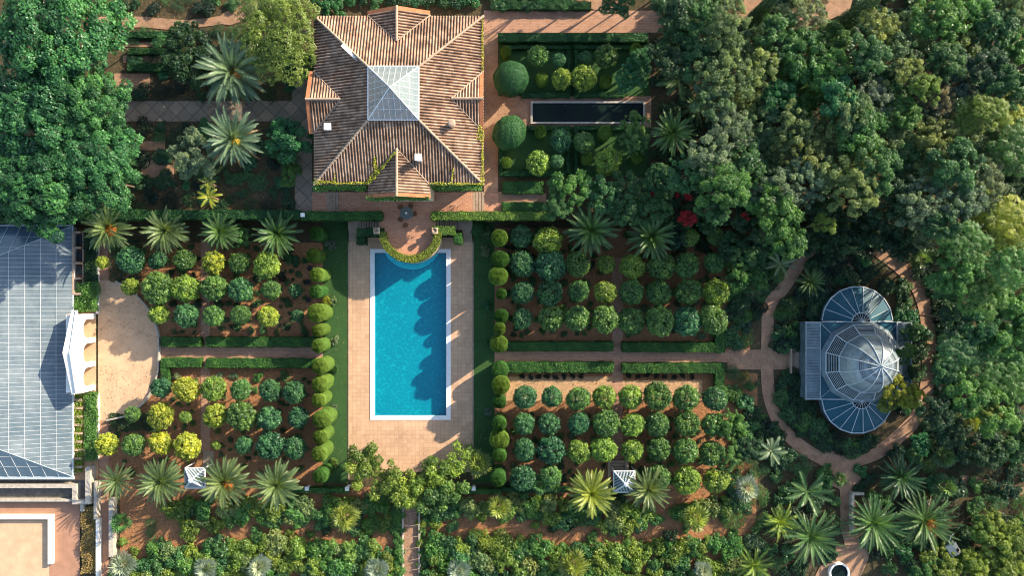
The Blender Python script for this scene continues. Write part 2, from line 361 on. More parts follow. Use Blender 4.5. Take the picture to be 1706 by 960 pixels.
for r in (rect(205, 70, 285, 78), rect(205, 92, 280, 104), rect(190, 122, 250, 150), rect(205, 235, 275, 250), rect(235, 275, 290, 300), rect(250, 260, 262, 285)):
    sheet('soil_bed', M['dusty'], r, U)
strip(smooth([(1225, 40), (1245, 15), (1262, -12)]), 26, U, M['dusty']); strip(smooth([(1335, 40), (1365, 25), (1392, 12), (1400, -12)]), [20] * 6 + [26] * 6 + [44] * 6 + [44], U, M['dusty'])
for a in ((545, 320, 564, 352), (788, 320, 808, 352)):      # shallow terrace steps
    b = MB()
    for k in range(4): b.pbox(a[0] + k * 5, a[1], a[0] + k * 5 + 3.9, a[3], UP, UP + .05 + .012 * k)
    tag(b.build('terrace_steps', M['stonestep']), 'shallow stone steps crossing the terrace %s' % ('west of the small table' if a[0] < 600 else 'in sunlight near the villa corner'), 'steps')

# ------------------------------------------------------------------ walls, steps between the two levels
def steps(name, label, x_edges, y_edges, zs, along):
    b = MB()
    if along == 'x':
        for i, z in enumerate(zs): b.pbox(x_edges[i], y_edges[0], x_edges[i] + (x_edges[i + 1] - x_edges[i]) * .78, y_edges[1], 0, z)
    else:
        for i, z in enumerate(zs): b.pbox(x_edges[0], y_edges[i], x_edges[1], y_edges[i + 1], 0, z)
    return b
for side in (0, 1):
    r = root('garden_stairs', P(610 if not side else 760, 378), 'L shaped stone stairs from terrace to pool deck, %s flight' % ('western' if not side else 'eastern'), 'stairs', 'stairs from terrace to pool')
    if not side: xs = [632 - k * 4.3 for k in range(9)]; fx = (581, 597); lx = (580, 597.4)
    else: xs = [728 + k * 4.3 for k in range(9)]; fx = (770, 786); lx = (762.6, 787)
    zs = [UP - .12 * (k + 1) for k in range(8)]
    b = steps('', '', xs, (367.5, 382), zs, 'x')
    b.pbox(lx[0], 367.5, lx[1], 383, 0, zs[-1] - .02)
    ys = [383 + k * 4 for k in range(6)]
    for i in range(5): b.pbox(fx[0], ys[i], fx[1], ys[i + 1], 0, zs[-1] - .17 * (i + 1) + .01)
    put(b.build('steps', M['stonestep']), r); b = MB(); b.pbox(min(xs[0], xs[-1]), 367.6, max(xs[0], xs[-1]), 381.9, 0, zs[-1] - .05); put(b.build('riser_shade', M['darkstone']), r)  # dark base shows in the tread gaps as painted riser shade
b = MB()
for r_ in ((1080, 0),): pass

# ------------------------------------------------------------------ foliage meshes
def leafmesh(name, C, Nn, size, tone, aspect=.55, core=None, mat='leaf'):
    n = len(C); rnd = RNG.normal(size=(n, 3)); t = np.cross(Nn, rnd); t /= np.linalg.norm(t, axis=1, keepdims=True) + 1e-9
    bb = np.cross(Nn, t); bb /= np.linalg.norm(bb, axis=1, keepdims=True) + 1e-9
    sz = (size * RNG.uniform(.65, 1.35, n))[:, None]
    V = np.empty((n, 4, 3)); V[:, 0] = C - t * sz * .5; V[:, 1] = C + bb * sz * aspect * .5; V[:, 2] = C + t * sz * .5; V[:, 3] = C - bb * sz * aspect * .5
    return rawquads(name, V, tone, mat, core)
def rawquads(name, V, tone, mat='leaf', core=None, parts=None):
    n = len(V); verts = V.reshape(-1, 3); nv = n * 4
    cv, cf = core if core else ([], [])
    cv = np.array(cv, dtype=float).reshape(-1, 3)
    allv = np.vstack([verts, cv]) if len(cv) else verts
    me = bpy.data.meshes.new(name)
    me.vertices.add(len(allv)); me.vertices.foreach_set('co', allv.astype(np.float32).ravel())
    loops = list(range(nv)); li = np.arange(nv); starts = np.arange(0, nv, 4); tot = np.full(n, 4)
    ext = []; es = []; et = []; p = nv
    for f in cf: ext += [i + nv for i in f]; es.append(p); et.append(len(f)); p += len(f)
    li = np.concatenate([li, np.array(ext, dtype=int)]); starts = np.concatenate([starts, np.array(es, dtype=int)]); 
    me.loops.add(len(li)); me.loops.foreach_set('vertex_index', li.astype(np.int32))
    me.polygons.add(len(starts)); me.polygons.foreach_set('loop_start', starts.astype(np.int32))
    me.update(calc_edges=True)
    a = me.attributes.new('tone', 'FLOAT', 'FACE'); tt = np.concatenate([np.asarray(tone, dtype=float), np.full(len(cf), .12)])
    a.data.foreach_set('value', tt.astype(np.float32)); me.materials.append(M[mat]); me.validate(); return me
def sph(n):
    d = RNG.normal(size=(n, 3)); return d / np.linalg.norm(d, axis=1, keepdims=True)
def unit(a): return a / (np.linalg.norm(a, axis=1, keepdims=True) + 1e-9)
def crown(name, lobes, n, size, flat=1.0, fuzz=.25, zmin=-.55, aspect=.55, up=.35, jit=.55, mat='leaf', tonerange=.35, lump=1.0):
    Cs, Ns, Ts = [], [], []
    wsum = sum(l[3] ** 2 for l in lobes)
    LC = np.array([l[:3] for l in lobes]); LR = np.array([l[3] for l in lobes])
    for (x, y, z, r) in lobes:
        k = int(n * r * r / wsum * 1.5); d = sph(k); d = d[d[:, 2] > zmin]; k = len(d)
        bump = 1 + lump * .24 * np.sin(d[:, 0] * 7 + x * 9) * np.sin(d[:, 1] * 6 + y * 11) + lump * .1 * np.sin(d[:, 0] * 15 + d[:, 1] * 13 + z * 20)
        rad = r * bump * (1 - fuzz * RNG.uniform(0, 1, k) ** 1.5)
        p = np.array([x, y, z]) + d * rad[:, None] * np.array([1, 1, flat])
        dist = np.linalg.norm(p[:, None, :] - LC[None], axis=2) / LR[None]
        keep = dist.min(axis=1) > .62
        p, d = p[keep], d[keep]
        nn = unit(d + jit * RNG.normal(size=d.shape) + np.array([0, 0, up]))
        tn = np.clip(.42 + tonerange * (RNG.uniform() - .5) + .5 * (RNG.uniform(0, 1, len(p)) - .5), 0, 1)
        Cs.append(p); Ns.append(nn); Ts.append(tn)
    C = np.vstack(Cs); return leafmesh(name, C, np.vstack(Ns), size, np.concatenate(Ts), aspect, None, mat)
def domelobes(k, rl, R=1.0, zs=.6, rmin=.15, zbase=0., irr=.28):
    L = []; tries = 0; f1, f2, f3 = [random.uniform(0, 6.28) for _ in range(3)]
    while len(L) < k and tries < 4000:
        tries += 1
        a = random.uniform(0, 2 * math.pi); q = math.sqrt(random.uniform(0, 1)) * (R - rl * .6) * (1 + irr * (.6 * math.sin(2 * a + f1) + .4 * math.sin(3 * a + f2) + .3 * math.sin(5 * a + f3)))
        z = zs * math.sqrt(max(.05, 1 - (q / R) ** 2)) * random.uniform(.35, 1.1) + zbase
        r = rl * random.choice((.55, .75, .9, 1.1, 1.5)) * random.uniform(.9, 1.1); x, y = q * math.cos(a), q * math.sin(a)
        if all((x - l[0]) ** 2 + (y - l[1]) ** 2 + (z - l[2]) ** 2 > (rmin * 1.0 + .35 * r) ** 2 for l in L): L.append((x, y, z, r))
    return L
def balllobes(k, rl):
    L = []
    for i in range(k):
        zz = 1 - 1.7 * (i + .5) / k; a = i * 2.39996; q = math.sqrt(1 - zz * zz) * (1 - rl)
        L.append((q * math.cos(a), q * math.sin(a), zz * (1 - rl) * .9, rl * random.uniform(.8, 1.12)))
    return L
ORANGE = [crown('orange_crown', balllobes(random.randint(26, 40), random.uniform(.25, .31)), 5600, .14, fuzz=.45, jit=.65, aspect=.6, tonerange=.6) for _ in range(9)]
BROAD = [crown('tree_crown', domelobes(random.randint(50, 66), .17, 1.05, .8, .1), 21000, .068, flat=.9, fuzz=.5, jit=.75, tonerange=.5) for _ in range(7)]
LACY = [crown('tree_crown', domelobes(random.randint(80, 100), .125, 1.08, .8, .08), 20000, .06, flat=.95, fuzz=.65, jit=.85, tonerange=.6) for _ in range(5)]
BIG = [crown('tree_crown', domelobes(150, .13, 1, .6, .05), 60000, .042, tonerange=.75, flat=.75, fuzz=.3, jit=.55, aspect=.6) for _ in range(3)]
SOFT = [crown('tree_crown', domelobes(60, .2, 1, .5), 24000, .062, flat=.7, fuzz=.5, jit=.45, aspect=.28, up=.9) for _ in range(3)]
SHRUB = [crown('shrub_foliage', domelobes(random.randint(12, 20), .34, 1, .65), 2400, .2, flat=.9, fuzz=.5, jit=.7) for _ in range(7)]
FINE = [crown('shrub_foliage', domelobes(26, .28, 1, .5), 4500, .10, flat=.9, fuzz=.5, jit=.7, aspect=.35) for _ in range(4)]
BALL = [crown('clipped_foliage', [(0, 0, 0, 1.0)], 30000, .075, lump=.12, fuzz=.07, zmin=-.9, jit=.4, up=.1, mat='clipped') for _ in range(2)]
# clipped balls need an opaque heart
def ico_core(r, zc=0, n=14):
    b = MB(); b.lathe([(r * math.sin(math.pi * (1 - i / n)) + 1e-3, zc + r * math.cos(math.pi * (1 - i / n))) for i in range(n + 1)], n=20); return b

def topiary_mesh(name, sq, h=1.0, dome=.08, n=8500):
    """clipped cylinder, radius 1 at the top, height h*... (unit height 1, z from 0 to 1)"""
    V = []; T = []
    def rad(a): return (1 - sq) + sq * min(1.0, .92 / max(abs(math.cos(a)), abs(math.sin(a)))) if sq else 1.0
    C = []; Nn = []
    for i in range(n):
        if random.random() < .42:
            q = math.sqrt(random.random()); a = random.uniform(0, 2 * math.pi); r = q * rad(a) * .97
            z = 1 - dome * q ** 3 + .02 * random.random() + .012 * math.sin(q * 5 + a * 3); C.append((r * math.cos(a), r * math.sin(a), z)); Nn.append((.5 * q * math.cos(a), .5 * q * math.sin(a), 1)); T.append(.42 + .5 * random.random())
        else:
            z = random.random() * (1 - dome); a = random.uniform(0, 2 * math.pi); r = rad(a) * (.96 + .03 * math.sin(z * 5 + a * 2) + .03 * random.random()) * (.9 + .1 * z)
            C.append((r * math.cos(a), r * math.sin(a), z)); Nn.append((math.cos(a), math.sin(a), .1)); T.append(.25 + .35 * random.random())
    C = np.array(C); Nn = unit(np.array(Nn) + .4 * RNG.normal(size=C.shape))
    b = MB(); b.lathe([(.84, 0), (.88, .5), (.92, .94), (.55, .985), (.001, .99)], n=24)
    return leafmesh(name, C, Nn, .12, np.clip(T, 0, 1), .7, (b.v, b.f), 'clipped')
TOPI = [topiary_mesh('clipped_foliage', sq) for sq in (0, .5, 1, .3)]

def frond_arrays(n_fronds, pairs, Lf, e0, e1, ll, lw, droop, vee=.5, seed=0, jitter=.08, rach=.012):
    rs = random.Random(seed); V = []; T = []
    for i in range(n_fronds):
        u = (i + .5) / n_fronds; a = i * 2.39996 + rs.uniform(-.2, .2); el = math.radians(e0 + (e1 - e0) * u ** .8 + rs.uniform(-6, 6)); L = Lf * (.72 + .28 * math.sin(math.pi * min(1, .15 + u))) * rs.uniform(.88, 1.08)
        dv = droop * rs.uniform(.7, 1.3); tn = min(1, max(0, .35 + .35 * (1 - u) + rs.uniform(-.16, .2)))
        ca, sa = math.cos(a), math.sin(a); bend = rs.uniform(-.25, .25)
        pts = []
        NS = pairs
        x = z = y = 0.0; e = el
        for s in range(NS + 1):
            pts.append((x, y, z)); e -= dv / NS * (.5 + 1.2 * s / NS); x += L / NS * math.cos(e); z += L / NS * math.sin(e); y += bend * L / NS * s / NS
        def w(p): return (p[0] * ca - p[1] * sa, p[0] * sa + p[1] * ca, p[2])
        for s in range(NS):
            p, q = Vector(w(pts[s])), Vector(w(pts[s + 1])); d = (q - p).normalized(); side = d.cross(Vector((0, 0, 1)))
            side = side.normalized() if side.length > .01 else Vector((-sa, ca, 0)); nrm = side.cross(d)
            rw = rach * (1 - .7 * s / NS)
            V.append([p - side * rw, q - side * rw * .9, q + side * rw * .9, p + side * rw]); T.append(min(1, tn + .25))
            f = s / NS
            if f < .12: continue
            l = ll * math.sin(math.pi * min(1, (f * .9 + .12))) ** .6 * rs.uniform(.85, 1.1)
            for sg in (-1, 1):
                for half in (0, .5):
                    o = p.lerp(q, half)
                    dr = (side * sg * .66 + d * .8 + nrm * vee * rs.uniform(.3, 1)).normalized(); tip = o + dr * l - Vector((0, 0, l * .12)); wd = d * lw
                    V.append([o - wd * .5, o + wd * .5, tip + wd * .12, tip - wd * .12]); T.append(min(1, max(0, tn + rs.uniform(-.13, .13))))
    return np.array([[tuple(p) for p in q] for q in V]), np.array(T)
def phoenix(seed, nf=84, pairs=26, e0=84, e1=-30, ll=.115, lw=.022, droop=.75):
    V, T = frond_arrays(nf, pairs, 1.0, e0, e1, ll, lw, droop, .45, seed); return rawquads('palm_fronds', V, T)
PHX = [phoenix(s) for s in (1, 2, 3)] ; PHXS = [phoenix(s, 54, 24, 75, -15, .10, .02, .55) for s in (4, 5)]
QUEEN = [phoenix(s, 12, 26, 55, 0, .19, .03, .8) for s in (6, 7)]
YOUNG = [phoenix(s, 11, 22, 60, 5, .16, .022, .5) for s in (8,)]
SPIKE = [phoenix(s, 34, 22, 80, -5, .13, .02, .9) for s in (9, 10)]
def fan(seed, nl=15, seg=13, pet=.42, R=.56, e0=78, e1=-15, stiff=.35):
    rs = random.Random(seed); V = []; T = []
    for i in range(nl):
        u = (i + .5) / nl; a = i * 2.39996 + rs.uniform(-.3, .3); el = math.radians(e0 + (e1 - e0) * u + rs.uniform(-8, 8)); L = pet * rs.uniform(.75, 1.1)
        d = Vector((math.cos(a) * math.cos(el), math.sin(a) * math.cos(el), math.sin(el))); side = Vector((-math.sin(a), math.cos(a), 0)); nrm = d.cross(side) * -1
        h = d * L; tn = .3 + .4 * (1 - u) + rs.uniform(-.15, .2)
        V.append([side * -.012, h - side * .01, h + side * .01, side * .012]); T.append(tn + .1)
        for k in range(seg):
            b = math.radians(-115 + 230 * (k + .5) / seg); bw = math.radians(230 / seg) * .85
            def dirv(bb, up): return (d * math.cos(bb) + side * math.sin(bb) + nrm * up).normalized()
            r = R * rs.uniform(.85, 1.05) * (1 - .12 * abs(b) / 2); up = .12 if k % 2 else -.05
            tip = h + dirv(b, up) * r - Vector((0, 0, stiff * r * r * 1.2)); m = r * .62
            V.append([h, h + dirv(b - bw * .5, up) * m - Vector((0, 0, stiff * m * m)), tip, h + dirv(b + bw * .5, up) * m - Vector((0, 0, stiff * m * m))]); T.append(tn + rs.uniform(-.1, .14))
    return rawquads('palm_fronds', np.array([[tuple(p) for p in q] for q in V]), np.clip(T, 0, 1))
def dead(s, n): V, T = frond_arrays(n, 16, 1.0, -2, -40, .09, .02, .5, .2, s, rach=.014); return rawquads('dead_fronds', V, T)
DEAD = [dead(31, 5), dead(32, 8), dead(33, 11)]
FANS = [fan(s) for s in (1, 2, 3)]; SILV = [fan(s, 16, 15, .36, .62, 75, -8, .12) for s in (4, 5)]
def rosette(seed, n=46, e0=85, e1=5):
    rs = random.Random(seed); V = []; T = []
    for i in range(n):
        u = (i + .5) / n; a = i * 2.39996; el = math.radians(e0 + (e1 - e0) * u); L = rs.uniform(.75, 1.05)
        d = Vector((math.cos(a) * math.cos(el), math.sin(a) * math.cos(el), math.sin(el))); s = Vector((-math.sin(a), math.cos(a), 0)) * .05
        V.append([d * .03 - s * .5, d * L * .5 - s, d * L - Vector((0, 0, .12 * u)), d * L * .5 + s]); T.append(rs.uniform(.3, .9))
    return rawquads('leaf_rosette', np.array([[tuple(p) for p in q] for q in V]), np.clip(T, 0, 1))
ROSE = [rosette(1), rosette(2)]

def trunk_mesh(kind, seed):
    rs = random.Random(seed); b = MB()
    if kind == 'palm':
        pr = []
        for i in range(15): pr.append((.5 * (1.05 - .2 * i / 14) * (1.0 if i % 2 else .86), i / 14))
        b.lathe(pr, n=12)
    elif kind == 'small':
        b.tube((0, 0, 0), (.02, .01, .75), .05, .038, 8)
        for k in range(5):
            a = k * 1.26; b.tube((.02, .01, .7), (.3 * math.cos(a), .3 * math.sin(a), 1.1), .025, .01, 5)
    else:
        b.tube((0, 0, 0), (.03, .02, .5), .05, .037, 9)
        for k in range(7):
            a = k * .9 + rs.uniform(-.3, .3); r = rs.uniform(.18, .4); m = (r * .5 * math.cos(a), r * .5 * math.sin(a), rs.uniform(.65, .75)); e = (r * math.cos(a), r * math.sin(a), rs.uniform(.85, 1.0))
            b.tube((.03, .02, .42 + .02 * k), m, .026, .017, 6); b.tube(m, e, .017, .007, 5)
    o = b.build('trunk', M['palmbark' if kind == 'palm' else 'bark']); me = o.data; bpy.data.objects.remove(o); return me
TR = {'palm': trunk_mesh('palm', 1), 'small': trunk_mesh('small', 2), 'tree': trunk_mesh('tree', 3)}

# ------------------------------------------------------------------ placing plants
REG = []      # things whose labels are settled at the end: (object, stem, px, py)
COLS = dict(vine=(.19, .28, .05), orange=(.11, .215, .055), orangedark=(.06, .17, .07), orangelime=(.21, .31, .05), orangeyel=(.33, .37, .045), sage=(.175, .235, .13), olive=(.135, .21, .088),
            olivey=(.205, .265, .09), green=(.095, .22, .05), mid=(.065, .165, .055), deep=(.032, .085, .035), emer=(.05, .18, .065), jade=(.052, .165, .058),
            lime=(.185, .265, .042), yellow=(.33, .34, .035), blue=(.10, .17, .13), grey=(.15, .20, .14), tan=(.30, .24, .13), red=(.5, .02, .025), silver=(.24, .30, .26),
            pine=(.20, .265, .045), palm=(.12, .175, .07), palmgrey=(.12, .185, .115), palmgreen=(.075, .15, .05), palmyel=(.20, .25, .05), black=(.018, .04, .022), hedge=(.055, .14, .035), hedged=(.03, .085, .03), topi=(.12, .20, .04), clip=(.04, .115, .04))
WORDS = dict(vine='green', orange='mid green', orangedark='dark green', orangelime='light green', orangeyel='yellow green', sage='sage', olive='grey green', olivey='olive yellow', green='fresh green', mid='mid green', deep='dark green',
             emer='emerald', jade='deep emerald', lime='lime green', yellow='yellow', blue='blue green', grey='grey leaved', tan='tan', red='red flowering', silver='silver', pine='yellow green', palm='green', palmgrey='grey green', palmgreen='deep green', palmyel='yellow green', black='very dark', hedge='bright', hedged='dark', topi='bright green', clip='dark')
def vary(c, k=.12):
    f = random.uniform(1 - k, 1 + k); g = random.uniform(1 - k * .6, 1 + k * .6); return (min(1, c[0] * f * g), min(1, c[1] * f), min(1, c[2] * f / g), 1)
def meshobj(name, me, parent, loc, scale, rz, color):
    o = bpy.data.objects.new(name, me); link(o, parent); o.location = loc; o.scale = scale if isinstance(scale, tuple) else (scale,) * 3
    o.rotation_euler = (0, 0, rz); o.color = color; return o
def tree(name, meshes, px, py, rpx, h, c, stem, cat, group, trunk='tree', sq=.8, cdz=.0, crownname='crown', ground=None):
    z0 = zg(px, py) if ground is None else ground
    r = rpx / S * (HC - h - z0) / HC * (1.13 if meshes is ORANGE else 1.0); zc = max(z0 + .25 * r, z0 + h - r * sq * .62)
    x, y, _ = P(px, py, zc + .35 * r * sq)
    t = root(name, (x, y, z0), None, cat, group)
    meshobj('trunk', TR[trunk], t, (0, 0, 0), (r * .9 if trunk != 'palm' else .3, r * .9 if trunk != 'palm' else .3, max(.15, zc - z0)), random.uniform(0, 6), (1, 1, 1, 1))
    meshobj(crownname, random.choice(meshes), t, (random.uniform(-.05, .05) * r, 0, zc - z0), (r * random.uniform(.9, 1.08), r * random.uniform(.92, 1.08), r * sq), random.uniform(0, 6.28), vary(COLS[c], .16))
    REG.append((t, stem, px, py)); return t
SHR = []
def shrub(*a, **k):
    if k.get('name', 'shrub') != 'shrub': return shrub_now(*a, **k)
    SHR.append((a, k, random.random()))
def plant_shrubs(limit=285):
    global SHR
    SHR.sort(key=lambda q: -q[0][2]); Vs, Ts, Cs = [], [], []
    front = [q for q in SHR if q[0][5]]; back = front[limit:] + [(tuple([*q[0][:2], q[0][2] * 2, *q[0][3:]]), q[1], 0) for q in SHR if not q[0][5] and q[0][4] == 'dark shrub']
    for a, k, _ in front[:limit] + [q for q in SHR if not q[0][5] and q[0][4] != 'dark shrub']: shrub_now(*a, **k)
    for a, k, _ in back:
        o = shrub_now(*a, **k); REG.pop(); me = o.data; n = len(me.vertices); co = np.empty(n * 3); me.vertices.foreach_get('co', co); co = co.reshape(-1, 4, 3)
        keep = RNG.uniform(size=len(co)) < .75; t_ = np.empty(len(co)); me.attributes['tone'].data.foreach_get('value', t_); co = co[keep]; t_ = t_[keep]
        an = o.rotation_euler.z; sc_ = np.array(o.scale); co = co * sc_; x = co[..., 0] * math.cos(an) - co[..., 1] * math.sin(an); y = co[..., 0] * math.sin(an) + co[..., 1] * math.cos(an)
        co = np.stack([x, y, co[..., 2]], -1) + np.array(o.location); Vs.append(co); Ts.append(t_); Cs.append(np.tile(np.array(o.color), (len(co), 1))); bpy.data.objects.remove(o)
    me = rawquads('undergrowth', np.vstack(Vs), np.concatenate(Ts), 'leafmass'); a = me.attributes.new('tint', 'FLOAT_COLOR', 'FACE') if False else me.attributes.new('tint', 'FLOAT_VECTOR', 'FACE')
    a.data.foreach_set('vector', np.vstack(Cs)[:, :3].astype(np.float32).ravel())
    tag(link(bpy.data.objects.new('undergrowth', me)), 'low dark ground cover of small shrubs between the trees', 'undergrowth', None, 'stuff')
def shrub_now(px, py, rpx, c, stem, group, meshes=None, sq=.8, name='shrub', cat='shrub', ground=None, dz=0):
    z0 = (zg(px, py) if ground is None else ground); r = rpx / S * (HC - z0 - .8) / HC; x, y, _ = P(px, py, z0 + .3 * r + dz)
    o = meshobj(name, random.choice(meshes or SHRUB), None, (x, y, z0 + .18 * r + dz), (r, r * random.uniform(.88, 1.12), r * sq), random.uniform(0, 6.28), vary(COLS[c], .2))
    tag(o, None, cat, group); REG.append((o, stem, px, py)); return o
ORD = ['first', 'second', 'third', 'fourth', 'fifth', 'sixth', 'seventh', 'eighth', 'ninth', 'tenth', 'eleventh', 'twelfth', 'thirteenth', 'fourteenth', 'fifteenth', 'sixteenth', 'seventeenth', 'eighteenth', 'nineteenth', 'twentieth']
def ordn(i): return ORD[i] if i < 20 else 'twenty-' + ORD[i - 20]
def settle():
    groups = {}
    for o, stem, px, py in REG: groups.setdefault(stem, []).append((o, px, py))
    for stem, L in groups.items():
        if len(L) == 1: L[0][0]['label'] = stem; continue
        ver = (max(l[2] for l in L) - min(l[2] for l in L)) > (max(l[1] for l in L) - min(l[1] for l in L))
        L.sort(key=lambda l: l[2] if ver else l[1]); n = len(L)
        for i, (o, _, _) in enumerate(L):
            a, b_ = ('top', 'bottom') if ver else ('left', 'right')
            if i <= (n - 1) / 2: wd = ('%s from %s' % (ordn(i), a)) if i else ('topmost' if ver else 'leftmost')
            else: j = n - 1 - i; wd = ('%s from %s' % (ordn(j), b_)) if j else ('lowest' if ver else 'rightmost')
            o['label'] = stem + ', ' + wd

# --- orange groves: (x, y, radius px, colour)
D_, O_, L_, Y_ = 'orangedark', 'orange', 'orangelime', 'orangeyel'
rows = {
 'northwest grove': [[(168, 437, 10, Y_), (215, 433, 20, D_), (260, 434, 14, D_), (305, 433, 17, O_), (354, 438, 19, Y_), (397, 438, 16, O_), (442, 442, 22, L_)],
   [(216, 478, 13, L_), (259, 480, 24, O_), (307, 481, 22, L_), (354, 480, 21, O_), (399, 483, 20, D_), (450, 483, 15, O_), (492, 484, 11, D_)],
   [(262, 524, 16, L_), (307, 526, 20, D_), (353, 527, 16, O_), (398, 525, 15, O_), (446, 528, 17, Y_), (495, 526, 10, D_)]],
 'southwest grove': [[(266, 647, 16, D_), (307, 650, 21, Y_), (352, 649, 21, L_), (400, 651, 18, O_), (448, 652, 17, D_), (489, 654, 18, D_)],
   [(218, 691, 12, O_), (265, 695, 20, Y_), (308, 696, 10, L_), (357, 694, 19, Y_), (400, 695, 23, O_), (446, 699, 20, D_), (496, 697, 16, D_)],
   [(174, 742, 17, Y_), (220, 743, 18, O_), (265, 740, 18, Y_), (310, 745, 21, Y_), (359, 743, 7, L_), (405, 743, 14, D_), (447, 745, 22, D_), (490, 748, 17, D_)]],
 'northeast grove': [[(869, 394, 17, D_), (912, 401, 23, L_), (1149, 395, 16, L_), (1193, 393, 14, O_)],
   [(871, 440, 20, D_), (917, 442, 24, D_), (964, 440, 22, O_), (1010, 440, 15, L_), (1055, 444, 20, L_), (1103, 444, 21, O_), (1146, 442, 20, O_), (1192, 438, 16, O_)],
   [(872, 488, 18, D_), (917, 488, 22, D_), (965, 485, 18, O_), (1009, 487, 18, L_), (1054, 487, 20, O_), (1098, 488, 20, O_), (1149, 487, 21, O_), (1194, 487, 22, L_)],
   [(871, 532, 16, D_), (918, 530, 19, O_), (962, 531, 21, O_), (1009, 532, 23, O_), (1053, 535, 21, O_), (1100, 535, 24, O_), (1146, 536, 22, D_), (1191, 533, 24, O_)]],
 'southeast grove': [[(874, 663, 19, D_), (919, 663, 17, D_), (964, 666, 20, O_), (1009, 663, 19, L_), (1052, 663, 18, L_), (1098, 662, 23, O_), (1146, 665, 20, O_), (1193, 666, 19, D_)],
   [(874, 708, 17, D_), (915, 708, 18, D_), (965, 707, 18, D_), (1010, 707, 21, O_), (1054, 710, 19, L_), (1097, 709, 20, O_), (1146, 707, 20, O_), (1189, 709, 18, O_)],
   [(874, 751, 18, D_), (920, 752, 22, D_), (964, 754, 18, L_), (1006, 751, 20, L_), (1054, 753, 18, L_), (1099, 750, 20, O_), (1143, 753, 22, O_), (1188, 757, 20, O_)],
   [(872, 798, 20, D_), (918, 795, 17, O_), (1097, 798, 21, O_), (1145, 803, 21, L_), (1196, 802, 21, L_)]]}
where = {'northwest grove': 'upper left grove', 'southwest grove': 'lower left grove', 'northeast grove': 'upper right grove', 'southeast grove': 'lower right grove'}
proto = None
for gname, rr in rows.items():
    for ri, row in enumerate(rr):
        for ci, (x, y, r, c) in enumerate(row):
            h = 1.5 + r / 20 * 1.45
            t = tree('orange_tree', ORANGE, x, y, r, h, c, '', 'orange tree', 'round orange trees in the ' + gname, 'small', sq=.95)
            REG.pop()
            size = 'small' if r < 15 else 'large' if r > 21 else 'round'
            t['label'] = '%s %s orange tree, %s, %s row from top, %s from left' % (size, WORDS[c], where[gname], ordn(ri), ordn(ci))

def shadowless(): pass
# --- clipped cylinders along the pool lawns
def topiary(px, py, rpx, h, c, stem, group, k=None, name='clipped_topiary', z0=None):
    z0 = zg(px, py) if z0 is None else z0; x, y, _ = P(px, py, z0 + h); r = W(rpx, z0 + h)
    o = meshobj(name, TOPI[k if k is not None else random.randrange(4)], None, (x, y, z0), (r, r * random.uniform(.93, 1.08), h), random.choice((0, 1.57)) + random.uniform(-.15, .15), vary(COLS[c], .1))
    tag(o, None, 'topiary', group); REG.append((o, stem, px, py)); return o
for i, (x, y, r) in enumerate([(526, 389, 13), (521, 426, 13), (527, 458, 13), (525, 486, 12), (527, 522, 17), (529, 551, 12), (529, 577, 13), (532, 611, 15), (532, 641, 15), (530, 668, 13), (535, 700, 16), (533, 729, 14), (531, 758, 14), (532, 795, 14)]):
    topiary(x, y, r * .95, 3.1 + random.uniform(-.35, .3), random.choice(['topi', 'topi', 'hedge']) if i not in (4, 8, 10) else 'topi', 'clipped column beside the lawn west of pool', 'clipped columns west of the pool')
for i, (x, y, r) in enumerate([(832, 396, 12), (833, 432, 12), (830, 460, 13), (835, 490, 8), (835, 527, 10), (832, 548, 9), (831, 574, 13), (833, 617, 12), (834, 643, 13), (832, 671, 9), (832, 708, 10), (832, 734, 14), (832, 761, 10), (830, 800, 11)]):
    topiary(x, y, r * 1.22, (3.35 if i != 7 else 2.2) + random.uniform(-.3, .3), random.choice(['topi', 'topi', 'hedge']), 'clipped column beside the dark lawn east of pool', 'clipped columns east of the pool')
shrub(793, 380, 16, 'clip', 'round dark clipped bush beside the eastern pool stairs', None, BALL + SHRUB[:1], 1); shrub(812, 388, 9, 'olive', 'small pale bush beside the dark round clipped bush', None)
# --- parterre north-east
for x, y, r in ((850, 128, 31), (848, 219, 29)):
    t = tree('clipped_tree', BALL, x, y, r, 3.2, 'clip', 'big round clipped dark tree %s of the dark pond' % ('above left' if y < 160 else 'below left'), 'clipped tree', 'two large clipped trees by the villa', 'small', 1.0)
    rr_ = t.children[1].scale[0]; o = ico_core(.93).build('inner_branches', M['bark'], t, True); o.scale = (rr_ * .9,) * 3; o.location = t.children[1].location
for x, y, r in ((843, 84, 9), (903, 130, 11), (1010, 133, 10), (1060, 80, 9), (901, 218, 10), (1008, 221, 12), (844, 270, 9), (1062, 262, 10), (978, 264, 9)):
    topiary(x, y, r, 1.6, 'clip' if r < 9 else 'topi', 'short clipped cylinder in the %s parterre by the dark pond' % ('upper' if y < 160 else 'lower'), 'clipped cylinders in the parterre', 0)
for x, y, r, c in ((897, 91, 17, O_), (931, 98, 11, D_), (975, 93, 9, D_), (937, 130, 16, L_), (973, 128, 19, L_), (1011, 91, 19, O_), (936, 233, 18, D_), (973, 236, 16, O_), (896, 271, 19, L_), (1013, 268, 21, L_), (929, 268, 10, D_)):
    tree('bitter_orange_tree', ORANGE, x, y, r, 2.3, c, '%s round bitter orange tree in the %s parterre' % (WORDS[c], 'upper' if y < 160 else 'lower'), 'orange tree', 'round trees in the parterre', 'small', .95)
for x, y, r, c in ((1050, 125, 26, 'emer'), (1065, 105, 22, 'emer'), (1060, 206, 22, 'orange'), (1058, 236, 22, 'orange')):
    tree('loquat_tree', BROAD, x, y, r, 3, c, '%s leafy tree at the far end of the dark pond' % WORDS[c], 'tree', 'leafy trees at the pond end')

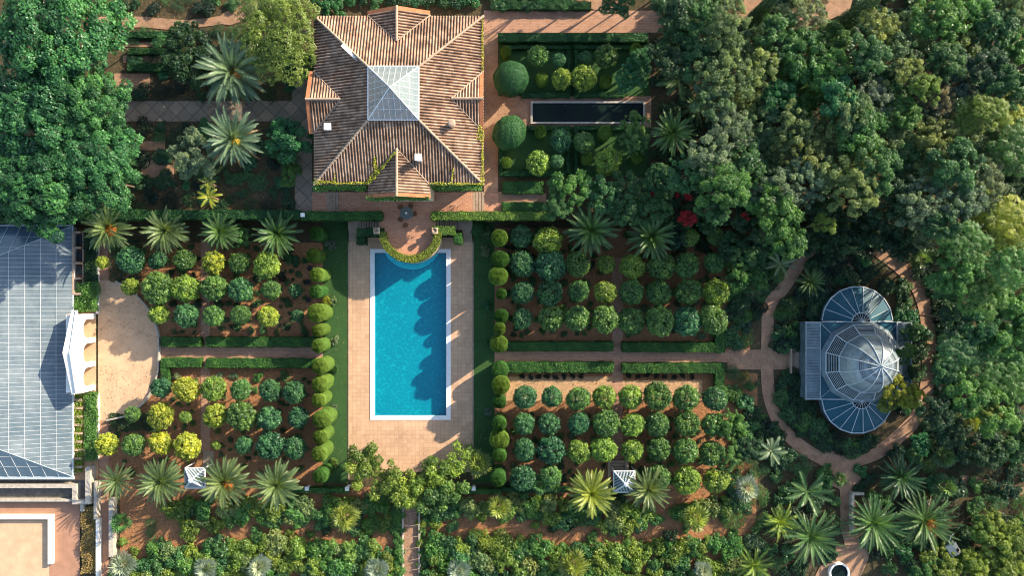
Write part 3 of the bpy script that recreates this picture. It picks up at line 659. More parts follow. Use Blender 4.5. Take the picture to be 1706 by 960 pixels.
# --- hedges
def hedge(px0, py0, px1, py1, h, c, label, z0=None, group=None, dens=300, lf=.11, name='hedge', cx=None):
    z0 = zg((px0 + px1) / 2, (py0 + py1) / 2) if z0 is None else z0
    x0, y1, _ = P(px0, py0, z0 + h); x1, y0, _ = P(px1, py1, z0 + h)
    return hedge_w(x0, x1, y0, y1, z0, h, c, label, group, dens, lf, name)
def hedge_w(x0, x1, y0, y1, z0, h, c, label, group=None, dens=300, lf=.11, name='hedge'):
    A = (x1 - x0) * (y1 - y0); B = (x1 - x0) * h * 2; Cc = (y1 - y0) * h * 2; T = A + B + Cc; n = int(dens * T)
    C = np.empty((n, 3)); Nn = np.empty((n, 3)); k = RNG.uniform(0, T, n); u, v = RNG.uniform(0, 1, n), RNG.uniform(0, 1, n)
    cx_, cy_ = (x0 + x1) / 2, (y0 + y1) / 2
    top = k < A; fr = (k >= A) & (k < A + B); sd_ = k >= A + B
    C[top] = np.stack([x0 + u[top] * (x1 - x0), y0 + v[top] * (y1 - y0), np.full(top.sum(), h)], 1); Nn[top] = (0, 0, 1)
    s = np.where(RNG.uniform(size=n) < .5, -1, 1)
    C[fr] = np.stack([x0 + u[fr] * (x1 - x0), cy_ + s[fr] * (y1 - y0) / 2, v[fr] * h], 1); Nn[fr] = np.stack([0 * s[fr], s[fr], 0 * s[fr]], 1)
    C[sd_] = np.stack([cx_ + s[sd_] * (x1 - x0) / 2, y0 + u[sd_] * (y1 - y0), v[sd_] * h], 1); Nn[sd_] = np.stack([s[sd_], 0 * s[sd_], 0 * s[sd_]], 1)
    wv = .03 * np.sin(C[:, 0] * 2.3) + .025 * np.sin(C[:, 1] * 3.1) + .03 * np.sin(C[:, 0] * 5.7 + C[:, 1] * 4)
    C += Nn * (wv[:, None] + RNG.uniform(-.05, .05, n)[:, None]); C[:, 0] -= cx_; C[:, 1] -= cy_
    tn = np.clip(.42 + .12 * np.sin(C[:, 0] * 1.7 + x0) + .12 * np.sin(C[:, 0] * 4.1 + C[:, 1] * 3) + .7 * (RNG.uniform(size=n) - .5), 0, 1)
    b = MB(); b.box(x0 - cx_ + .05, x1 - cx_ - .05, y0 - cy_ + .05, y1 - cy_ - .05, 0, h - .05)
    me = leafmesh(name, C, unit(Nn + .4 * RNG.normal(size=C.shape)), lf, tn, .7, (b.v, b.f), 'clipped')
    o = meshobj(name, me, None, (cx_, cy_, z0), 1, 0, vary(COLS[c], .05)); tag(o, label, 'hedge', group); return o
G = 'clipped hedges along the cross path'
hedge(268, 562, 334, 578, .75, 'hedge', 'short clipped hedge above the left cross path beside the plaza', group=G)
hedge(343, 562, 528, 578, .75, 'hedge', 'long clipped hedge above the left cross path', group=G)
hedge(268, 597, 334, 612, .75, 'hedge', 'short clipped hedge below the left cross path beside the plaza', group=G)
hedge(343, 598, 522, 613, .75, 'hedge', 'long clipped hedge below the left cross path', group=G)
hedge(844, 570, 1022, 585, .75, 'hedge', 'clipped hedge above the right cross path, nearer the pool', group=G)
hedge(1037, 571, 1192, 587, .75, 'hedge', 'clipped hedge above the right cross path, nearer the conservatory', group=G)
hedge(844, 604, 1022, 621, .75, 'hedge', 'clipped hedge below the right cross path, nearer the pool', group=G)
hedge(1037, 606, 1192, 622, .75, 'hedge', 'clipped hedge below the right cross path, nearer the conservatory', group=G)
hedge(1192, 540, 1208, 588, .75, 'hedge', 'short upright hedge closing the upper right grove', group=G)
hedge(1192, 606, 1207, 650, .75, 'hedge', 'short upright hedge closing the lower right grove', group=G)
hedge(268, 612, 281, 640, .7, 'hedge', 'small hedge corner below the plaza edge', group=G)
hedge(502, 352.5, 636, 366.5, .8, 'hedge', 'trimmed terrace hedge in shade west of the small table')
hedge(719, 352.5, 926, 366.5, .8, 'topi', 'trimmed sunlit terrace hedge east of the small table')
hedge(0, 349, 230, 366, 1.1, 'hedged', 'long dark hedge behind the greenhouse'); hedge(232, 350, 500, 365, .9, 'hedged', 'dark hedge behind the row of four palms')
hedge(837, 302, 905, 322, .5, 'hedge', 'low square hedge block above the terrace path corner'); hedge(837, 337, 906, 352.5, .5, 'hedge', 'low hedge block just above the sunlit terrace hedge')
hedge(830, 55, 1080, 69, .9, 'clip', 'dark hedge along the top brick path beside the parterre')
hedge(836, 75, 950, 81, .5, 'clip', 'thin parterre hedge, upper left bed top edge'); hedge(957, 75, 1078, 81, .5, 'clip', 'thin parterre hedge, upper right bed top edge')
hedge(870, 154, 950, 162, .5, 'clip', 'thin parterre hedge just above the dark pond, left half'); hedge(957, 154, 1040, 162, .5, 'clip', 'thin parterre hedge just above the dark pond, right half')
hedge(944, 82, 950, 153, .5, 'clip', 'narrow upright hedge left of the upper parterre gap'); hedge(957, 82, 963, 153, .5, 'clip', 'narrow upright hedge right of the upper parterre gap')
hedge(878, 209, 950, 216, .5, 'clip', 'thin parterre hedge just below the dark pond, left half'); hedge(957, 209, 1040, 216, .5, 'clip', 'thin parterre hedge just below the dark pond, right half')
hedge(944, 217, 950, 288, .5, 'clip', 'narrow upright hedge left of the lower parterre gap'); hedge(957, 217, 963, 288, .5, 'clip', 'narrow upright hedge right of the lower parterre gap')
hedge(831, 240, 838, 292, .5, 'clip', 'narrow upright hedge at the lower parterre western edge'); hedge(839, 285, 943, 293, .5, 'clip', 'thin hedge along the lower parterre bottom edge')
sheet('lawn', M['grass'], rect(831, 73, 1082, 160), UP + .003); sheet('lawn', M['grass'], rect(831, 211, 1082, 294), UP + .003)
# terrace wings and the curved balustrade hedge
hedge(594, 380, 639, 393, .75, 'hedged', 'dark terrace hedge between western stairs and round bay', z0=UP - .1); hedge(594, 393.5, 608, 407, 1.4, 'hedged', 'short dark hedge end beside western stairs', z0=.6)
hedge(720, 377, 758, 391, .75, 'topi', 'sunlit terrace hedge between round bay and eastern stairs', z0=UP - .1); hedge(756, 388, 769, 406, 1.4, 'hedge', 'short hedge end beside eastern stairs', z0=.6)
def curved_hedge():
    n = 9000; a = np.radians(RNG.uniform(182, 358, n)); w_ = W(5.5, UP + .8); r = rb - .28; C = np.empty((n, 3)); Nn = np.empty((n, 3))
    k = RNG.uniform(0, 1, n); q = RNG.uniform(-1, 1, n); h = .8
    top = k < .4; rr_ = np.where(top, r + q * w_, r + np.where(q > 0, w_, -w_)); zz = np.where(top, h, RNG.uniform(0, h, n))
    C[:, 0] = cxb + rr_ * np.cos(a); C[:, 1] = cyb + rr_ * np.sin(a); C[:, 2] = zz; s = np.where(q > 0, 1, -1)
    Nn[:, 0] = np.where(top, 0, s * np.cos(a)); Nn[:, 1] = np.where(top, 0, s * np.sin(a)); Nn[:, 2] = np.where(top, 1, .1)
    C += RNG.normal(size=C.shape) * .035; C[:, 0] -= cxb; C[:, 1] -= cyb
    b = MB(); oa = arcpts((0, 0), r + w_ * .8, 183, 357, 30); ia = arcpts((0, 0), r - w_ * .8, 183, 357, 30)
    for i in range(30):
        b.face([(*oa[i], h - .07), (*oa[i + 1], h - .07), (*ia[i + 1], h - .07), (*ia[i], h - .07)]); b.face([(*oa[i], 0), (*oa[i + 1], 0), (*oa[i + 1], h - .07), (*oa[i], h - .07)]); b.face([(*ia[i], 0), (*ia[i + 1], 0), (*ia[i + 1], h - .07), (*ia[i], h - .07)])
    me = leafmesh('curved_hedge', C, unit(Nn + .4 * RNG.normal(size=C.shape)), .1, np.clip(.35 + .6 * RNG.uniform(size=n) * (.6 + .4 * np.sin(a * 3)), 0, 1), .7, (b.v, b.f), 'clipped')
    o = meshobj('curved_hedge', me, None, (cxb, cyb, UP), 1, 0, (.17, .2, .035, 1)); tag(o, 'curved hedge wrapping the round terrace bay above the pool', 'hedge')
curved_hedge()
b = MB(); b.prism([(bayl - .05, TY)] + [(bayl - .05, cyb + .3)] + arcpts((cxb, cyb), rb + .06, 195, 345, 28) + [(bayr + .05, cyb + .3), (bayr + .05, TY)], .0, UP - .03)
tag(b.build('bay_wall', M['cream']), 'round cream retaining wall carrying the terrace bay over the pool', 'wall')

# ------------------------------------------------------------------ terrace furniture
tc = P(677, 355, UP + .75)
t = root('garden_table', (tc[0], tc[1], UP + .01), 'small dark round metal table on the terrace above the pool', 'table')
b = MB(); b.lathe([(.0, .70), (.62, .70), (.64, .72), (.62, .745), (.001, .745)], n=10); b.build('tabletop', mottled('grey mosaic tabletop', (.10, .11, .10), 8, .4), t)
b = MB(); b.tube((0, 0, 0), (0, 0, .7), .05, n=8); b.lathe([(.28, 0), (.25, .05), (.05, .09)], n=12); b.build('pedestal', M['iron'], t)
b = MB(); b.lathe([(.05, 0), (.09, .05), (.10, .13), (.06, .2), (.075, .23), (.001, .21)], n=14)
o = b.build('vase', M['whitewash'], None, True); o.location = (tc[0], tc[1], UP + .755); tag(o, 'small white bowl in the middle of the terrace table', 'bowl')
def chair(px, py, ang, label):
    x, y, _ = P(px, py, UP + .6); t = root('garden_chair', (x, y, UP + .01), label, 'chair', 'dark chairs around the terrace table'); t.rotation_euler = (0, 0, ang)
    b = MB(); b.lathe([(.001, .42), (.22, .42), (.25, .44), (.23, .47), (.001, .475)], n=14); b.build('seat', M['wood'], t)
    b = MB()
    for k in range(9):
        a = math.radians(-70 + 140 * k / 8); b.tube((-.22 * math.cos(a), .25 * math.sin(a), .46), (-.27 * math.cos(a), .28 * math.sin(a), .86), .014, n=5)
    b.path([(-.27 * math.cos(math.radians(-70 + 140 * k / 8)), .28 * math.sin(math.radians(-70 + 140 * k / 8)), .87) for k in range(9)], .022, 6); b.build('backrest', M['wood'], t)
    for sx, sy in ((.17, .17), (.17, -.17), (-.17, .17), (-.17, -.17)):
        b = MB(); b.tube((sx, sy, .43), (sx * 1.25, sy * 1.25, 0), .018, .012, 6); b.build('leg', M['iron'], t)
for (x, y), nm in zip(((667, 345), (684, 343), (690, 356), (667, 365), (675, 375)), ('dark garden chair at the upper left of the terrace table', 'dark garden chair at the upper right of the terrace table', 'dark garden chair close on the right side of the table', 'dark garden chair at the lower left of the terrace table', 'dark garden chair standing furthest below the terrace table')):
    chair(x, y, math.atan2(355 - y - (-0.0), 0.001) * 0 + math.atan2(-(355 - y), 677 - x), nm)
for x, nm in ((626.5, 'terracotta urn at the west end of the bay hedge'), (724, 'terracotta urn at the east end of the bay hedge')):
    c = P(x, 384, UP + 1.2); t = root('stone_urn', (c[0], c[1], UP), nm, 'urn', 'urns on the bay pillars')
    b = MB(); b.box(-.24, .24, -.24, .24, 0, .8); b.box(-.29, .29, -.29, .29, .8, .87); b.build('pillar', M['cream'], t)
    b = MB(); b.lathe([(.12, .87), (.08, .95), (.22, 1.12), (.27, 1.32), (.22, 1.34), (.2, 1.25), (.001, 1.2)], n=16); b.build('bowl', M['stonestep'], t, True)

# ------------------------------------------------------------------ villa
def clip(poly, a, b_, c):     # keep a*x+b*y>=c
    out = []
    for i in range(len(poly)):
        p, q = poly[i], poly[(i + 1) % len(poly)]; dp, dq = a * p[0] + b_ * p[1] - c, a * q[0] + b_ * q[1] - c
        if dp >= 0: out.append(p)
        if (dp > 0) != (dq > 0) and abs(dp - dq) > 1e-12: t = dp / (dp - dq); out.append((p[0] + (q[0] - p[0]) * t, p[1] + (q[1] - p[1]) * t))
    return out
def tiled(mb, poly, axis, zf, pitch=.262, seed=0):
    """half-round tile rows on a roof face: poly in plan, rows counted along axis (0=x,1=y), zf(x,y) roof plane height"""
    prof = [(0, -.05), (.17, -.05), (.3, .05), (.5, .095), (.72, .06), (.86, -.05), (1, -.05)]
    lo = min(p[axis] for p in poly); hi = max(p[axis] for p in poly); k0, k1 = int(math.floor(lo / pitch)), int(math.ceil(hi / pitch))
    for k in range(k0, k1 + 1):
        for (u0, h0), (u1, h1) in zip(prof[:-1], prof[1:]):
            a0, a1 = (k + u0) * pitch, (k + u1) * pitch; A, B = (1, 0) if axis == 0 else (0, 1)
            c = clip(clip(poly, A, B, a0), -A, -B, -a1)
            if len(c) < 3: continue
            pts = []; uv = []
            for p in c:
                t = (p[axis] - a0) / (a1 - a0); pts.append((p[0], p[1], zf(*p) + h0 + (h1 - h0) * t)); uv.append((seed + k + .01 + .98 * (u0 + (u1 - u0) * t), p[1 - axis]))
            mb.face(pts, uv)
ZE, ZS = UP + 4.1, UP + 6.5
e0 = P(523, 26, ZE); e1 = P(806, 308, ZE); s0 = P(612.5, 110, ZS); s1 = P(699, 201, ZS)
ex0, ey1, ex1, ey0 = e0[0], e0[1], e1[0], e1[1]; sx0, sy1, sx1, sy0 = s0[0], s0[1], s1[0], s1[1]
villa = root('villa', ((ex0 + ex1) / 2, (ey0 + ey1) / 2, UP), 'square villa with a weathered clay tile hip roof and central glass skylight', 'house')
zN = lambda x, y: ZE + (ZS - ZE) * (ey1 - y) / (ey1 - sy1); zS_ = lambda x, y: ZE + (ZS - ZE) * (y - ey0) / (sy0 - ey0)
zW = lambda x, y: ZE + (ZS - ZE) * (x - ex0) / (sx0 - ex0); zE_ = lambda x, y: ZE + (ZS - ZE) * (ex1 - x) / (ex1 - sx1)
rf = MB()
tiled(rf, [(ex0, ey1), (sx0, sy1), (sx1, sy1), (ex1, ey1)], 0, zN, seed=0); tiled(rf, [(ex0, ey0), (ex1, ey0), (sx1, sy0), (sx0, sy0)], 0, zS_, seed=500)
tiled(rf, [(ex0, ey0), (sx0, sy0), (sx0, sy1), (ex0, ey1)], 1, zW, seed=1000); tiled(rf, [(ex1, ey0), (ex1, ey1), (sx1, sy1), (sx1, sy0)], 1, zE_, seed=1500)
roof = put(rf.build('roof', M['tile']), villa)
b = MB(); b.box(ex0 + .02, ex1 - .02, ey0 + .02, ey1 - .02, ZE - .16, ZE - .06); put(b.build('eaves', M['soffit']), villa)
b = MB(); b.box(ex0 + .6, ex1 - .6, ey0 + .6, ey1 - .6, UP, ZE - .16); wall = put(b.build('wall', M['cream']), villa)
# windows and doors on the two fronts that face the gardens
wm = mottled('dark window glass', (.03, .04, .045), 1, .2, .1); 
for k in range(6):
    fx = ex0 + 1.6 + k * (ex1 - ex0 - 3.2) / 5 - .5
    for (yy, d) in ((ey0 + .6, -1), (ey1 - .6, 1)):
        b = MB(); y_ = yy + d * .03; b.box(fx, fx + 1.0, y_ - .03, y_ + .03, UP + (.05 if k in (2, 3) and d < 0 else .9), UP + 2.3); wn_ = put(b.build('window', wm), villa)
        b = MB(); b.box(fx - .1, fx, y_ - .05, y_ + .05, UP + .85, UP + 2.4); b.box(fx + 1, fx + 1.1, y_ - .05, y_ + .05, UP + .85, UP + 2.4); b.box(fx - .1, fx + 1.1, y_ - .051, y_ + .051, UP + 2.4, UP + 2.5); o = b.build('frame', M['whitemetal']); o.parent = wn_
ridges = MB(); rr_ = .11
for a_, b_ in (((ex0, ey1), (sx0, sy1)), ((ex1, ey1), (sx1, sy1)), ((ex0, ey0), (sx0, sy0)), ((ex1, ey0), (sx1, sy0))):
    n_ = 26
    for i in range(n_):
        f0, f1 = i / n_, (i + 1.12) / n_; z0_, z1_ = ZE + (ZS - ZE) * f0 + .05, ZE + (ZS - ZE) * f1 + .05
        ridges.tube((a_[0] + (b_[0] - a_[0]) * f0, a_[1] + (b_[1] - a_[1]) * f0, z0_), (a_[0] + (b_[0] - a_[0]) * f1, a_[1] + (b_[1] - a_[1]) * f1, z1_), rr_ * 1.1, rr_ * .85, 8)
# four dormer gables
def gable(side):
    k = {'n': (ZS - ZE) / (ey1 - sy1), 's': (ZS - ZE) / (sy0 - ey0), 'w': (ZS - ZE) / (sx0 - ex0), 'e': (ZS - ZE) / (ex1 - sx1)}[side]
    depth = {'n': 49, 's': 56, 'w': 50, 'e': 52}[side] / S * .925; hw = 51 / S * .925; zr = ZE + k * depth; proj = {'n': .12, 's': .85, 'w': .10, 'e': -.35}[side]
    if side in 'ns':
        cx = P(661, 0, zr)[0]; ye = ey1 if side == 'n' else ey0; sg = 1 if side == 'n' else -1; zfun = lambda x, y: zr - (zr - ZE) * abs(x - cx) / hw + .02
        A, Rr, O = (cx, ye - sg * depth), (cx, ye + sg * proj), None
        for s2 in (-1, 1):
            poly = [A, (cx, ye + sg * proj), (cx + s2 * hw, ye + sg * proj), (cx + s2 * hw, ye)]; tiled(g, poly, 1, zfun, seed=2000 + 100 * s2)
            q = ye + sg * proj; x2 = cx + s2 * (hw + .05)
            ends.face([(cx, q - sg * .0, zr + .07), (x2, q, ZE + .0), (x2, q + sg * .33, ZE + .0), (cx, q + sg * .33, zr + .07)][::s2 * sg])
        q = ye + sg * (proj + .2); wg.face([(cx - hw, q, ZE - .3), (cx + hw, q, ZE - .3), (cx + hw, q, ZE - .02), (cx, q, zr - .02), (cx - hw, q, ZE - .02)])
        wg.box(cx - hw, cx + hw, ye - sg * .9, q - sg * .01, UP, ZE - .2)
        ridges.tube((cx, A[1], zr + .06), (cx, ye + sg * (proj + .33), zr + .1), .11, .11, 8)
        for s2 in (-1, 1): ridges.tube((cx, A[1], zr + .03), (cx + s2 * hw, ye, ZE + .06), .06, .06, 6)
    else:
        cy = P(0, 165 if side == 'w' else 164, zr)[1]; xe = ex0 if side == 'w' else ex1; sg = -1 if side == 'w' else 1; zfun = lambda x, y: zr - (zr - ZE) * abs(y - cy) / hw + .02
        A = (xe - sg * depth, cy)
        for s2 in (-1, 1):
            poly = [A, (xe + sg * proj, cy), (xe + sg * proj, cy + s2 * hw), (xe, cy + s2 * hw)]; tiled(g, poly, 0, zfun, seed=2600 + 100 * s2)
            q = xe + sg * proj; y2 = cy + s2 * (hw + .05)
            ends.face([(q, cy, zr + .07), (q, y2, ZE), (q + sg * .33, y2, ZE), (q + sg * .33, cy, zr + .07)][::-s2 * sg])
        q = xe + sg * (proj + .2); wg.face([(q, cy - hw, ZE - .3), (q, cy + hw, ZE - .3), (q, cy + hw, ZE - .02), (q, cy, zr - .02), (q, cy - hw, ZE - .02)])
        ridges.tube((A[0], cy, zr + .06), (xe + sg * (proj + .33), cy, zr + .1), .11, .11, 8)
        for s2 in (-1, 1): ridges.tube((A[0], cy, zr + .03), (xe, cy + s2 * hw, ZE + .06), .06, .06, 6)
for sd_ in 'nswe':
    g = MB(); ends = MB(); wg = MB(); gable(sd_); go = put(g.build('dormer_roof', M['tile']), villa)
    for mb_, nm, mt in ((ends, 'verge_tiles', M['terra']), (wg, 'gable_wall', M['cream'])):
        o = mb_.build(nm, mt); o.parent = go
put(ridges.build('ridge_tiles', M['ridge'], None, True), villa)
# skylight
b = MB(); b.box(sx0 + .02, sx1 - .02, sy0 + .02, sy1 - .02, ZS - .3, ZS + .02); b.box(sx0 + .02, sx1 - .02, sy0 + .02, sy0 + .3, ZS + .021, ZS + .12); b.box(sx0 + .02, sx1 - .02, sy1 - .3, sy1 - .02, ZS + .021, ZS + .12); b.box(sx0 + .02, sx0 + .3, sy0 + .3, sy1 - .3, ZS + .021, ZS + .12); b.box(sx1 - .3, sx1 - .02, sy0 + .3, sy1 - .3, ZS + .021, ZS + .12); sky_o = put(b.build('skylight', M['ridge']), villa)
apx = P(650, 144, ZS + 2.15); g4 = [(sx0 + .05, sy0 + .05), (sx1 - .05, sy0 + .05), (sx1 - .05, sy1 - .05), (sx0 + .05, sy1 - .05)]; axc = ((sx0 + sx1) / 2, (sy0 + sy1) / 2, ZS + 2.15)
b = MB()
for i in range(4): b.face([(*g4[i], ZS + .14), (*g4[(i + 1) % 4], ZS + .14), axc])
o = b.build('pane', M['skyglass']); o.parent = sky_o
b = MB()
for i in range(4):
    p, q = Vector((*g4[i], ZS + .16)), Vector((*g4[(i + 1) % 4], ZS + .16)); A = Vector(axc); b.tube(p, A + Vector((0, 0, .02)), .045, n=5); b.tube(p, q, .05, n=5)
    for k in range(1, 9):
        f = k / 9; e = p.lerp(q, f); tt = 1 - abs(2 * f - 1); mid = p.lerp(q, .5); dirn = A - mid; b.tube(e, e + dirn * tt, .016, n=4)
    for k in (.33, .66): b.tube(p.lerp(A, k), q.lerp(A, k), .014, n=4)
o = b.build('glazing_bars', M['whitemetal']); o.parent = sky_o
def chimney(px, py, zr, kind, lab):
    c = P(px, py, zr + .8); b = MB()
    if kind == 'round': b.lathe([(.0, -.6), (.28, -.6), (.28, .6), (.36, .62), (.36, .72), (.24, .78), (.001, .8)], n=14); m = M['ridge']
    elif kind == 'slab': b.prism([(-.85, .62), (-.62, .85), (.85, -.50), (.62, -.78)], -.1, .35); m = M['whitewash']
    else: b.box(-.22, .22, -.22, .22, -.9, .75); b.box(-.3, .3, -.3, .3, .85, .97); m = M['whitewash']
    if kind == 'box': 
        for a_ in (-.22, .16):
            for d in (-.22, .16): b.box(a_, a_ + .06, d, d + .06, .75, .85)
    o = b.build('chimney', m); o.location = (c[0], c[1], zr); o['label'] = lab; o.parent = roof; return o
chimney(697, 262, ZE + 1.15, 'box', 'white capped chimney by the lower gable'); chimney(752, 204, ZE + 1.4, 'round', 'round terracotta chimney on the right slope')
o = chimney(546, 211, ZE + .6, 'box', 'small white capped chimney by the left gable'); chimney(582, 85, ZE + 1.55, 'slab', 'long white roof vent lying on the hip')

# ivy on the villa
def ivy(label, segs, c, thick=.22, dens=260, size=.13, wig=.25):
    Cs = []; Ns = []
    for (a, b_, wd) in segs:
        A, B = np.array(a), np.array(b_); L = np.linalg.norm(B - A); n = int(dens * L * max(wd, .25)); u = RNG.uniform(0, 1, n)[:, None]
        w_ = wd * (.55 + .45 * np.sin(u * L * 2.3 + a[0]) * np.sin(u * L * 1.1 + 1))
        p = A + (B - A) * u; d = (B - A) / (L + 1e-9); s = np.cross(d, (0, 0, 1.)); s /= np.linalg.norm(s) + 1e-9
        p = p + s * RNG.uniform(-.5, .5, (n, 1)) * w_ + np.array([0, 0, 1]) * RNG.uniform(0, thick, (n, 1)); Cs.append(p); Ns.append(np.tile((0, 0, 1.), (n, 1)))
    C = np.vstack(Cs); o0 = C.mean(axis=0); me = leafmesh('climbing_ivy', C - o0, unit(np.vstack(Ns) + .5 * RNG.normal(size=C.shape)), size, RNG.uniform(.15, .95, len(C)), .75)
    o = meshobj('climbing_ivy', me, None, tuple(o0), 1, 0, (*COLS[c], 1)); tag(o, label, 'ivy', 'ivy growing on the villa'); return o
pz = lambda x, y, z: P(x, y, z)
ivy('yellow green ivy along the right eave of the villa', [(pz(804, 30, ZE + .1), pz(804, 120, ZE + .1), .25), (pz(800, 165, ZE + .1), pz(800, 235, ZE + .15), .8), (pz(804, 235, ZE + .1), pz(804, 310, ZE + .1), .35)], 'yellow')
ivy('yellow green ivy on the lower left eave of the villa', [(pz(524, 303, ZE + .1), pz(560, 304, ZE + .1), .5), (pz(560, 306, ZE + .1), pz(612, 305, ZE + .12), .35), (pz(558, 304, ZE + .1), pz(559, 288, ZE + .3), .25)], 'yellow')
ivy('ivy creeping up the tiles beside the lower gable', [(pz(612, 306, ZE + .2), pz(632, 285, ZE + .6), .5), (pz(628, 290, ZE + .5), pz(624, 262, ZE + 1.0), .35), (pz(632, 285, ZE + .6), pz(660, 253, ZE + 1.5), .3)], 'yellow')
ivy('ivy on the lower right eave of the villa', [(pz(716, 306, ZE + .1), pz(804, 307, ZE + .1), .3), (pz(752, 305, ZE + .15), pz(756, 280, ZE + .6), .12)], 'yellow')
ivy('dark ivy curtain under the lower left eave', [(pz(524, 310, ZE - .7), pz(612, 310, ZE - .8), .7), (pz(524, 313, ZE - 1.6), pz(612, 313, ZE - 1.7), .8), (pz(524, 316, ZE - 2.8), pz(612, 316, ZE - 2.8), .7)], 'green', .8, 150)
ivy('dark ivy curtain under the lower right eave', [(pz(717, 311, ZE - .7), pz(803, 311, ZE - .8), .6), (pz(717, 314, ZE - 1.8), pz(803, 313, ZE - 1.9), .7), (pz(717, 316, ZE - 3), pz(803, 316, ZE - 3), .6)], 'green', .8, 150)
ivy('green ivy fringe below the front gable', [(pz(612, 329, ZE - .2), pz(716, 329, ZE - .2), .35), (pz(612, 331, ZE - .5), pz(716, 331, ZE - .5), .4), (pz(612, 333, ZE - 1), pz(716, 333, ZE - 1), .4)], 'green', .5)

# ------------------------------------------------------------------ dark pond
r = root('garden_pond', P(980, 187, UP), 'long narrow dark pond with a white stone rim in the parterre', 'pond')
x0, y1, _ = P(884, 168, UP + .25); x1, y0, _ = P(1075, 206, UP + .25); t_ = .19
b = MB()
for a_ in ((x0, x1, y0, y0 + t_), (x0, x1, y1 - t_, y1), (x0, x0 + t_, y0 + t_, y1 - t_), (x1 - t_, x1, y0 + t_, y1 - t_)): b.box(*a_, UP, UP + .25)
put(b.build('rim', M['stone']), r)
b = MB(); b.face([(x0 + t_, y0 + t_, UP + .12), (x1 - t_, y0 + t_, UP + .12), (x1 - t_, y1 - t_, UP + .12), (x0 + t_, y1 - t_, UP + .12)]); put(b.build('pond_water', M['pond']), r)

# ------------------------------------------------------------------ greenhouse on the left
ZG = 1.0; gE = P(119.5, 377, ZG); gS = P(118, 794, ZG); ex = gE[0]; gy1, gy0 = gE[1], gS[1]
rx = P(-62, 0, ZG + 3.2)[0]; ry1 = P(0, 449, ZG + 3.2)[1]; ry0 = P(0, 728, ZG + 3.2)[1]; wx = P(-520, 0, ZG)[0]; ZR = ZG + 3.0
gh = root('greenhouse', ((ex + wx) / 2, (gy0 + gy1) / 2, 0), 'large greenhouse with a hipped grey glass roof and fine white bars', 'greenhouse')
b = MB(); b.face([(ex, gy0, ZG), (ex, gy1, ZG), (rx, ry1, ZR), (rx, ry0, ZR)]); put(b.build('roof_pane', M['ghglass']), gh)
b = MB(); b.face([(ex, gy1, ZG), (wx, gy1, ZG), (wx, ry1, ZR), (rx, ry1, ZR)]); b.face([(ex, gy0, ZG), (rx, ry0, ZR), (wx, ry0, ZR), (wx, gy0, ZG)][::1]); b.face([(rx, ry0, ZR), (rx, ry1, ZR), (wx, ry1, ZR), (wx, ry0, ZR)])
put(b.build('end_pane', M['ghcool']), gh)
b = MB(); bt = lambda p, q, w_=.022: b.tube(p, q, w_ * .6, n=4)
y = gy0 + .4; hip = lambda y: ((ex - rx) * (min((gy1 - y) / (gy1 - ry1), (y - gy0) / (ry0 - gy0), 1.0)))
while y < gy1:
    L = hip(y); f = L / (ex - rx); bt((ex, y, ZG + .03), (ex - L, y, ZG + 3 * f + .03), .02); y += .42
for k in range(1, 9):
    x = ex - k * 1.22; f = (ex - x) / (ex - rx)
    bt((x, gy0 + (ry0 - gy0) * f, ZG + 3 * f + .04), (x, gy1 - (gy1 - ry1) * f, ZG + 3 * f + .04), .025)
for yy, sgn, ryy in ((gy1, -1, ry1), (gy0, 1, ry0)):
    for k in range(1, 18):
        x = ex - k * 1.22; f = min(1, (ex - x) / (ex - rx)); bt((x, yy, ZG + .03), (x, yy + (ryy - yy) * f, ZG + 3 * f + .03), .03)
    for f in (.25, .5, .75): bt((ex - (ex - rx) * f, yy + (ryy - yy) * f, ZG + 3 * f + .03), (wx, yy + (ryy - yy) * f, ZG + 3 * f + .03), .02)
put(b.build('glazing_bars', M['whitemetal']), gh)
b = MB()
for p, q in (((ex, gy1, ZG), (rx, ry1, ZR)), ((ex, gy0, ZG), (rx, ry0, ZR))): b.tube((p[0], p[1], p[2] + .03), (q[0], q[1], q[2] + .03), .028, n=6)
b.box(ex, ex + .13, gy0 - .15, gy1 + .1, ZG - .15, ZG - .02); b.box(wx, ex + .2, gy0 - .32, gy0 - .02, ZG - .16, ZG - .03); b.box(wx, ex, gy1 + .01, gy1 + .15, ZG - .16, ZG - .03)
put(b.build('gutter', M['ribmetal']), gh)
b = MB(); b.box(wx, ex - .05, gy0 + .05, gy1 - .05, 0, ZG - .16); put(b.build('wall', M['whitewash']), gh)
# arcade of openings along the east side, north part
b = MB(); fx0 = ex + .02
for k in range(5):
    y = P(0, 386 + k * 26, 1.8)[1]; b.box(fx0, ex + .8, y - .1, y + .1, 0, .95)
b.box(ex + .65, ex + .8, P(0, 490, 1)[1], P(0, 386, 1)[1], 0, .4); b.box(ex + .02, ex + .2, P(0, 490, 2)[1], P(0, 386, 2)[1], .96, 1.02)
put(b.build('buttress_frame', M['ridge']), gh)
for k in range(4):
    y = P(0, 386 + k * 26, 1.8)[1]; b = MB(); b.box(ex + .2, ex + .6, y - 1.2, y - .3, .1, .5); put(b.build('window', wm), gh)
